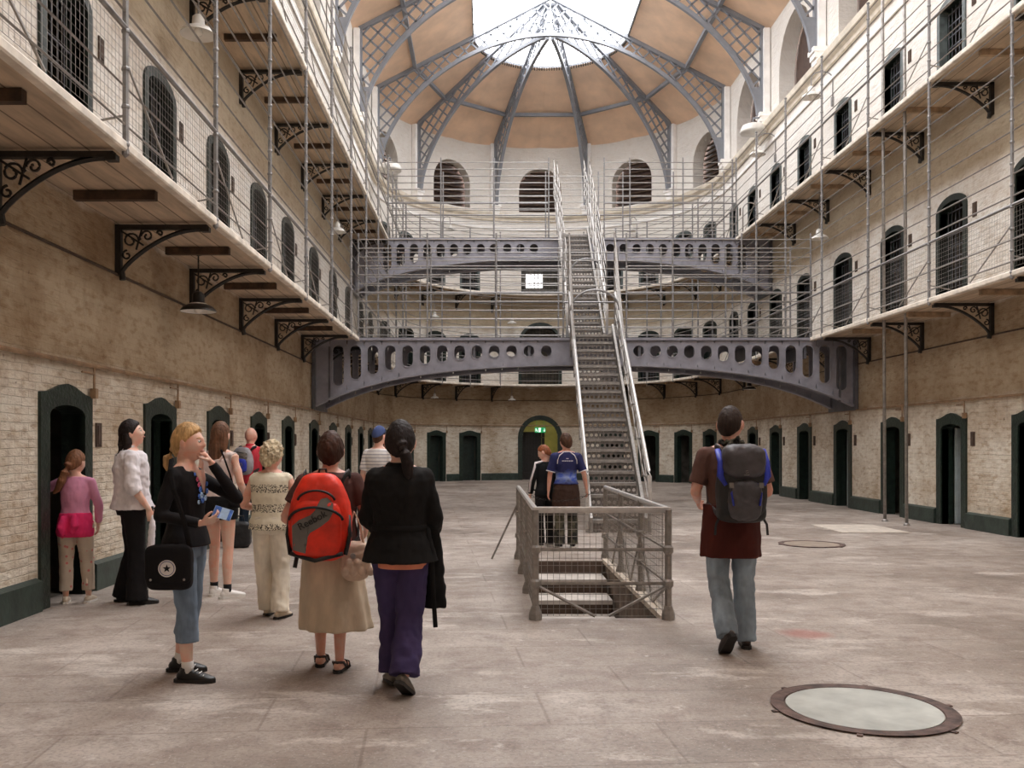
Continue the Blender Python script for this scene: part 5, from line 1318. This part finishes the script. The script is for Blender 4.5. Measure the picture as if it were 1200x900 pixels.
# ---- lady with the orange-red rucksack
P = Person('lady in a brown T-shirt and long beige skirt, carrying an orange-red rucksack', -1.05, 6.0, 1.58, -3, (1.28,1.2,1.22), head=(8,0,0), headsc=1.12, skin='skin_rosy', shoulder=.185, lean=.03)
P.arm('l', (-.325,-.03,1.12), (-.25,.16,1.02)); P.arm('r', (.285,.0,1.12), (.24,.18,1.02)); P.leg('l', (-.08,.06,.49), (-.09,.10,.085)); P.leg('r', (.08,.02,.49), (.09,-.07,.085))
P.hairmat = 'brown_hair'; P.body(); P.top('t_shirt', 'brown_shirt', .90, .020, .02, sleeve=.62, sl_r=.026, label='dark brown T-shirt')
m = MB(); S = P.S; zs = (.30,.40,.52,.66,.80,.92,1.0)
rx = (.27,.262,.25,.235,.222,.212,.19); ry = (.20,.195,.19,.18,.165,.155,.135)
def fold(m, zs, rx, ry, nf, amp, off=(0,0)):
    n = 72; vs = []
    for i, z in enumerate(zs):
        f = 1-i/(len(zs)-1)
        for j in range(n):
            a = 2*PI*j/n; w = 1+amp*f*math.sin(nf*a+.8*math.sin(2*a)+z*3)
            vs.append(V(rx[i]*w*math.cos(a)+off[0]*f, ry[i]*w*math.sin(a)+off[1]*f, z)*S)
    fs = [(i*n+j, i*n+(j+1) % n, (i+1)*n+(j+1) % n, (i+1)*n+j) for i in range(len(zs)-1) for j in range(n)]
    fs += [tuple(range(n-1,-1,-1)), tuple((len(zs)-1)*n+j for j in range(n))]; m.add(vs, fs)
fold(m, zs, rx, ry, 9, .055, (.05,.0)); soft(m, 'skirt', 'beige_skirt', P.root, .009, 3, .012, .08)
P.shoes('skin_rosy', ((6,0),(-4,0)), 'sole_dark', low=True, name='sandalled_foot', straps='leather_dark'); hair(P, 'brown_hair', 'short', 11, it=1)  # this mesh is the bare foot; only sole and straps are footwear
def ex(r, w, d, h):
    def back(x, z, e=0.0):  # y on the back face
        u = min(1, abs(x)/(w/2)); v = min(1, abs(z)/(h/2)); k = 2/.55; return -(d/2)*max(0.0, 1-(u**k)-(v**k))**(1/k)-e
    m = MB(); ellipsoid(m, (0,-d*.34,-h*.14), (w*.40,d*.30,h*.34), 28, 20, e=.5); soft(m, 'front_pocket', 'red_nylon', r, .008, 2)
    fy = -d*.34-d*.30
    m = MB(); poly = [(-.145,-.20),(-.15,-.05),(-.10,-.01),(-.03,.02),(.01,.06),(.03,.12),(.07,.13),(.11,.09),(.115,.04),(.09,-.01),(.04,-.05),(-.03,-.09),(-.06,-.14),(-.06,-.22)]
    n = len(poly); cen = (-.03,-.02)
    def py(x, z): 
        u = min(.98, abs(x)/(w*.40)); v = min(.98, abs(z+h*.14)/(h*.34)); return -d*.34-d*.30*max(.05, 1-u**4-v**4)**.25-.004
    sub = []
    for i in range(n):
        a, b = poly[i], poly[(i+1) % n]
        for q in range(3): sub.append((a[0]+(b[0]-a[0])*q/3, a[1]+(b[1]-a[1])*q/3))
    vs = []; N = len(sub)
    for f in (1,.75,.5,.25): vs += [V(cen[0]+(x-cen[0])*f, py(cen[0]+(x-cen[0])*f, cen[1]+(z-cen[1])*f), cen[1]+(z-cen[1])*f) for x, z in sub]
    vs.append(V(cen[0], py(*cen), cen[1])); fs = [(k*N+i, k*N+(i+1) % N, (k+1)*N+(i+1) % N, (k+1)*N+i) for k in range(3) for i in range(N)]+[(3*N+i, 3*N+(i+1) % N, 4*N) for i in range(N)]
    m.add(vs, fs); m.build('grey_swoosh', 'silver_nylon', r, smooth=True)
    cu = bpy.data.curves.new('lettering', 'FONT'); cu.body = 'Reebok'; cu.size = .064; cu.extrude = .002; cu.align_x = 'CENTER'; cu.align_y = 'CENTER'; cu.materials.append(M['black_nylon'])
    tmp = bpy.data.objects.new('tmp', cu); me = bpy.data.meshes.new_from_object(tmp); bpy.data.objects.remove(tmp); o = bpy.data.objects.new('lettering', me); COL.objects.link(o); o.parent = r; o.matrix_local = Matrix.Translation((-.015,fy-.008,-.012)) @ Matrix.Rotation(R(28), 4, 'Y').inverted() @ Matrix.Rotation(PI/2, 4, 'X')
    m = MB()
    def arc(cx, cz, ax, az, yy, a0=10, a1=170): return [(cx+ax*math.cos(R(a0+(a1-a0)*k/14)), yy(cx+ax*math.cos(R(a0+(a1-a0)*k/14)), cz+az*math.sin(R(a0+(a1-a0)*k/14))), cz+az*math.sin(R(a0+(a1-a0)*k/14))) for k in range(15)]
    m.tube(arc(0,-.02,w*.43,h*.16, lambda x, z: py(x,z-.02)-.006, 5, 175), .009, 6); m.build('zip', 'black_nylon', r, smooth=True); m = MB(); m.tube(arc(0,.10,w*.30,h*.13, lambda x, z: back(x*1.15,z,.008)), .008, 6); m.build('zip', 'black_nylon', r, smooth=True); m = MB()
    m.tube([(-w*.42,-d*.45,-h*.40),(0,-d*.66,-h*.47),(w*.42,-d*.45,-h*.40)], .014, 6); m.build('zip', 'black_nylon', r, smooth=True)
    m = MB(); 
    m.tube([(-w*.38,0,-h*.46),(-w*.40,-.02,-h*.58)], .014, 6); m.build('loose_strap', 'black_nylon', r); m = MB(); sg = -1; m.tube([(sg*w*.47,-d*.10,h*.02),(sg*w*.50,-d*.2,-h*.2),(sg*w*.44,-d*.3,-h*.42)], .014, 6, ry=.03, side=V(0,1,0)); m.build('side_panel', 'black_nylon', r, smooth=True); m = MB(); sg = 1; m.tube([(sg*w*.47,-d*.10,h*.02),(sg*w*.50,-d*.2,-h*.2),(sg*w*.44,-d*.3,-h*.42)], .014, 6, ry=.03, side=V(0,1,0))
    m.build('side_panel', 'black_nylon', r, smooth=True)
    m = MB(); m.tube([(-.03,d*.3,h*.46),(-.02,d*.3,h*.54),(.02,d*.3,h*.54),(.03,d*.3,h*.46)], .008, 6); m.build('grab_loop', 'black_nylon', r)
rucksack('red_rucksack', 'large orange-red rucksack with a grey lettered swoosh, worn over a brown shirt', P, 1.15, (.40,.22,.56), ('red_nylon','black_nylon'), ex)
# beige handbag
h = V((417-570)*5.85/1050, 5.85, .66)
bg = empty('handbag', h, R(10), label='beige frilled handbag hanging from the arm of the lady with the orange-red rucksack', cat='handbag')
M['beige_leather'] = mat('beige_leather', (206,180,158), .5, .12, 9, .3)
m = MB(); ellipsoid(m, (0,0,.08), (.095,.05,.13), 24, 18, e=.6); soft(m, 'bag_body', 'beige_leather', bg, .007, 2, .014, .04); m = MB()
for k in range(7): a = -.6+k*.2; ellipsoid(m, (a*.14+.01,-.045,.02+.05*(k % 2)), (.028,.022,.035), 10, 8)
soft(m, 'ruffles', 'beige_leather', bg, .006, 1)
m = MB(); m.lathe([(0,.006),(.016,.003),(.018,0)], (0,0,0), 16); o = m.build('clasp', 'steel', bg); o.matrix_local = Matrix.Translation((-.02,-.055,.12)) @ Matrix.Rotation(PI/2,4,'X')
for x in (-.02,.02): m = MB(); strap(m, [(-.06,x,.19),(-.045,x,.30),(-.01,x,.40),(.03,x,.31),(.05,x,.19)], .009, .005, V(0,1,0)); m.build('bag_handle', 'beige_leather', bg)

# ---- woman in the black coat
P = Person('woman in a black belted coat and purple trousers with a dark ponytail, walking away', -.53, 5.49, 1.64, -3, (1.15,1.08,1.18), head=(6,-3,0), headsc=1.16, shoulder=.158)
P.arm('l', (-.215,.03,1.12), (-.17,.20,1.02)); P.arm('r', (.22,.02,1.12), (.20,.20,1.02)); P.leg('l', (-.06,.11,.49), (-.055,.09,.10)); P.leg('r', (.065,-.01,.48), (.055,-.17,.135))
P.hairmat = 'dark_hair'; P.body()
def xt(m):
    m.tube([P.B((0,-.012,1.42)), P.B((0,-.015,1.485))], [.115*P.S,.078*P.S], 20, ry=[.095*P.S,.072*P.S], side=V(0,1,0))
P.top('coat', 'coat_black', .84, .030, .045, sleeve=1.95, sl_r=.024, disp=.012, extra=xt, waist=.93, label='black belted wool coat')
m = MB(); zs = (.80,.86); m.tube([P.B((.02,-.01,z)) for z in zs], [.165*P.S,.17*P.S], 24, ry=[.135*P.S,.14*P.S], side=V(0,1,0)); soft(m, 'shirt_hem', 'orange_hem', P.root, .008, 1)
m = MB(); rr = P.ring(1.08,.034); m.tube([P.B((rr[0]*.95*math.cos(2*PI*k/32), rr[1]*.98*math.sin(2*PI*k/32), 1.06)) for k in range(32)], .006, 6, ry=.022, side=V(0,0,1), closed=True)
m.tube([P.B((.19,-.05,1.06)), P.B((.215,-.06,.9)), P.B((.225,-.06,.66)), P.B((.24,-.06,.42))], .014, 6, ry=.004, side=V(0,1,0)); m.build('belt', 'coat_black', P.root, smooth=True)
P.trousers('purple_trousers', .085, knee=.090, cuff=.100, thigh=.018, disp=.028, label='dark purple loose trousers'); P.shoes('grey_leather', ((24,-4),(-14,-34)), 'sole_dark', low=True)
hair(P, 'dark_hair', 'tail', 12, [[(.0,-.08,.0,.04),(.02,-.115,-.02,.034),(.035,-.125,-.07,.036),(.05,-.125,-.13,.038),(.055,-.12,-.2,.03),(.05,-.11,-.25,.012)]])
m = MB(); ellipsoid(m, (0,0,0), (.022,.022,.026), 12, 8); o = m.build('hair_band', 'leather_dark', P.root, smooth=True); o.matrix_local = P.M @ Matrix.Translation((.018,-.118,-.03))
h = world(P, (.20,.06,.63)); cl = empty('carried_jacket', h, label='black jacket hanging from the arm of the woman in the black coat', cat='jacket'); m = MB(); m.tube([(0,0,.36),(.0,0,.2),(.01,0,.02),(.01,0,-.14)], [.04,.055,.065,.07], 16, ry=[.03,.035,.04,.04], side=V(0,1,0)); soft(m, 'cloth', 'coat_black', cl, .009, 2, .02, .06)

# ---- man in a blue cap
P = Person('man in a blue cap and striped shirt, half hidden behind the black coat', -1.44, 12.0, 1.74, -20, (1.05,1,1.08), head=(-10,0,0))
P.hairmat = 'mid_brown_hair'; P.body(voxel=.008); P.top('striped_shirt', 'striped', .90, .02, .01, sleeve=.85, sl_r=.024, voxel=.010); P.trousers('khaki', .05, voxel=.010, knee=.07, cuff=.07); P.shoes('leather_dark', ((4,0),(-4,0)))
hair(P, 'mid_brown_hair', 'crop', 3)
m = MB(); hair_cap(m, P.M @ Matrix.Translation((0,0,.012)), P.hs, -.22, 1.14, 0, back=.55); limb(m, [P.M @ V(0,.07,.055), P.M @ V(0,.12,.045), P.M @ V(0,.155,.035)], [.07,.066,.045], 16, ry=[.006,.006,.005], side=V(0,0,1)); soft(m, 'cap', 'cap_blue', P.root, .006, 1)

# ---- two boys by the stairwell
P = Person('ginger boy in a black tracksuit top with a white sleeve stripe, by the stairwell', .865, 13.25, 1.50, 28, (.98,.95,.95), head=(38,-22,0), headsc=1.12, shoulder=.17)
P.arm('l', (-.24,.02,1.13), (-.22,.12,.90)); P.hairmat = 'ginger_hair'; P.body(voxel=.008); P.top('tracksuit_top', 'track_black', .88, .02, .015, sleeve=1.95, sl_r=.020, voxel=.009)
m = MB(); S = P.S; a, b, c = P.B(P.J['shol']), P.B(P.J['elbl']), P.B(P.J['wril'])
for q in ('l',): 
    o_ = V(-.050,-.035,.012); m.tube([P.B((-.08,-.045,1.455)), a+o_*.9+V(0,0,.03), a+o_+V(-.012,-.012,-.03), b+o_*.95, b.lerp(c,.9)+o_*.8], .018, 8, ry=.010, side=V(0,1,0))
m.build('white_stripe', 'white_cotton', P.root, smooth=True)
P.trousers('black_cloth', .05, knee=.072, cuff=.078, voxel=.009); P.shoes('leather_black', ((6,0),(-6,0)), 'sole_white'); hair(P, 'ginger_hair', 'crop', 3)
P = Person('taller boy in a navy sports shirt with a brown jumper tied round his waist', 1.16, 13.05, 1.67, 4, (1.02,.98,1.02), head=(18,-4,0), headsc=1.08, skin='skin_rosy', shoulder=.18)
P.arm('l', (-.25,-.02,1.12), (-.27,.0,.87)); P.arm('r', (.27,-.03,1.13), (.32,.03,.90)); P.hairmat = 'mid_brown_hair'; P.body(voxel=.008); P.top('sports_shirt', 'jersey', .97, .020, .01, sleeve=.85, sl_r=.026, voxel=.009)
for sg in (-1,1):
    m = MB(); m.tube([P.B((sg*.05,-.082,1.458)), P.B((sg*.115,-.100,1.41)), P.B((sg*.145,-.112,1.34)), P.B((sg*.15,-.115,1.28))], .007, 6)
    e = P.B(P.J['sho'+('l' if sg < 0 else 'r')]).lerp(P.B(P.J['elb'+('l' if sg < 0 else 'r')]), .84); dd = (P.B(P.J['elb'+('l' if sg < 0 else 'r')])-P.B(P.J['sho'+('l' if sg < 0 else 'r')])).normalized(); m.build('white_piping', 'white_cotton', P.root, smooth=True); m = MB(); m.tube([e-dd*.006, e+dd*.006], .069, 14); m.build('sleeve_trim', 'white_cotton', P.root, smooth=True)
m = MB(); m.tube([P.B((.075*math.cos(2*PI*k/20), .066*math.sin(2*PI*k/20)-.01, 1.462)) for k in range(20)], .008, 6, closed=True)
m.build('collar_trim', 'white_cotton', P.root, smooth=True)
m = MB()
for x, w in ((0,.035),): m.box(P.B((x,-.131,1.36)), (w,.004,.010))
for k in range(8): m.box(P.B((-.075+k*.0215,-.133,1.325)), (.014,.004,.013))
m.build('back_print', 'white_cotton', P.root)
P.trousers('camo', .05, knee=.078, cuff=.082, thigh=.02, voxel=.009); P.shoes('leather_black', ((8,0),(-8,0)), 'sole_white'); hair(P, 'mid_brown_hair', 'short', 6)
m = MB(); S = P.S; fold(m, (.62,.70,.80,.90,.98), (.21,.21,.205,.195,.18), (.15,.155,.155,.15,.13), 8, .05); soft(m, 'tied_jumper', 'brown_wrap', P.root, .009, 2, .012, .05)

# ---- man with the blue-black rucksack
P = Person('man in a brown T-shirt, maroon wrap and jeans, walking away alone across the floor', 1.80, 6.6, 1.79, 0, (1.06,1.0,1.12), head=(-32,-2,0), headsc=1.15, skin='skin_rosy', shoulder=.185)
P.arm('l', (-.255,-.01,1.13), (-.19,.20,1.05)); P.arm('r', (.265,-.01,1.13), (.21,.20,1.05)); P.leg('l', (-.085,.02,.50), (-.085,-.22,.16)); P.leg('r', (.11,.06,.49), (.115,.03,.085))
P.hairmat = 'crop_hair'; P.body(); P.top('t_shirt', 'brown_tee', 1.0, .022, .0, sleeve=.78, sl_r=.026, label='brown T-shirt')
P.trousers('jeans', .05, knee=.076, cuff=.076, thigh=.012, disp=.024, label='faded blue jeans'); P.shoes('leather_dark', ((6,-42),(-10,0)), 'sole_dark'); hair(P, 'crop_hair', 'crop', 7)
m = MB(); S = P.S; fold(m, (.66,.74,.84,.94,1.04), (.216,.212,.208,.203,.196), (.16,.16,.16,.155,.148), 6, .03); soft(m, 'maroon_wrap', 'maroon_wrap', P.root, .009, 2, .012, .07)
m = MB(); m.tube([P.B((.078*math.cos(2*PI*k/20), .072*math.sin(2*PI*k/20)-.012, 1.478+.012*math.sin(3*k))) for k in range(20)], .020, 8, closed=True); limb(m, [P.B((-.01,-.085,1.49)),P.B((-.04,-.11,1.46)),P.B((-.10,-.11,1.42))], [.022,.018,.010], 8); limb(m, [P.B((0,-.085,1.49)),P.B((.015,-.125,1.52)),P.B((.03,-.13,1.45))], [.018,.018,.010], 8)
M['scarf'] = patterned('khaki_scarf', (60,60,50), 'camo'); soft(m, 'neck_scarf', 'scarf', P.root, .006, 1, .01, .02)
def ex(r, w, d, h):
    m = MB(); ellipsoid(m, (0,-d*.20,h*.30), (w*.44,d*.46,h*.23), 28, 20, e=.6); soft(m, 'top_lid', 'charcoal_nylon', r, .008, 2, .016, .06)
    m = MB(); ellipsoid(m, (0,-d*.42,-h*.20), (w*.34,d*.28,h*.26), 28, 20, e=.6); soft(m, 'front_pocket', 'charcoal_nylon', r, .008, 2, .02, .05)
    for sg in (-1,1):
        m = MB(); m.tube([(sg*w*.47,.02,h*.46),(sg*w*.46,-d*.30,h*.30),(sg*w*.475,-d*.34,h*.12),(sg*w*.38,-d*.44,.0)], [.020,.024,.026,.014], 8, ry=[.01]*4, side=V(0,1,0)); m.build('blue_side_trim', 'blue_nylon', r, smooth=True)
        m = MB(); m.tube([(sg*w*.24,-d*.52,h*.02),(sg*w*.30,-d*.62,-h*.10),(sg*w*.26,-d*.66,-h*.26)], .007, 6); m.build('blue_piping', 'blue_nylon', r, smooth=True)
        m = MB(); m.box((sg*w*.30,-d*.60,.0), (.032,.014,.036)); m.build('buckle', 'silver_nylon', r)
        m = MB(); strap(m, [(sg*w*.42,-.0,-h*.40),(sg*w*.52,-.01,-h*.52),(sg*w*.54,-.01,-h*.66)], .009, .003, V(0,1,0)); m.build('hanging_strap', 'black_nylon', r)
    m = MB(); ellipsoid(m, (0,0,-h*.36), (w*.50,d*.42,h*.14), 26, 16, e=.6); soft(m, 'base_panel', 'black_nylon', r, .008, 2)
    m = MB(); m.tube([(-.006,-d*.655,h*.19),(.006,-d*.655,h*.19),(.008,-d*.655,h*.165),(-.006,-d*.655,h*.15)], .003, 5, closed=True); m.box((0,-d*.655,h*.135), (.036,.003,.007)); m.build('maker_emblem', 'silver_nylon', r)
rucksack('hiking_rucksack', 'charcoal hiking rucksack with bright blue side trim on the lone man\'s back', P, 1.19, (.345,.22,.54), ('black_nylon','charcoal_nylon'), ex)
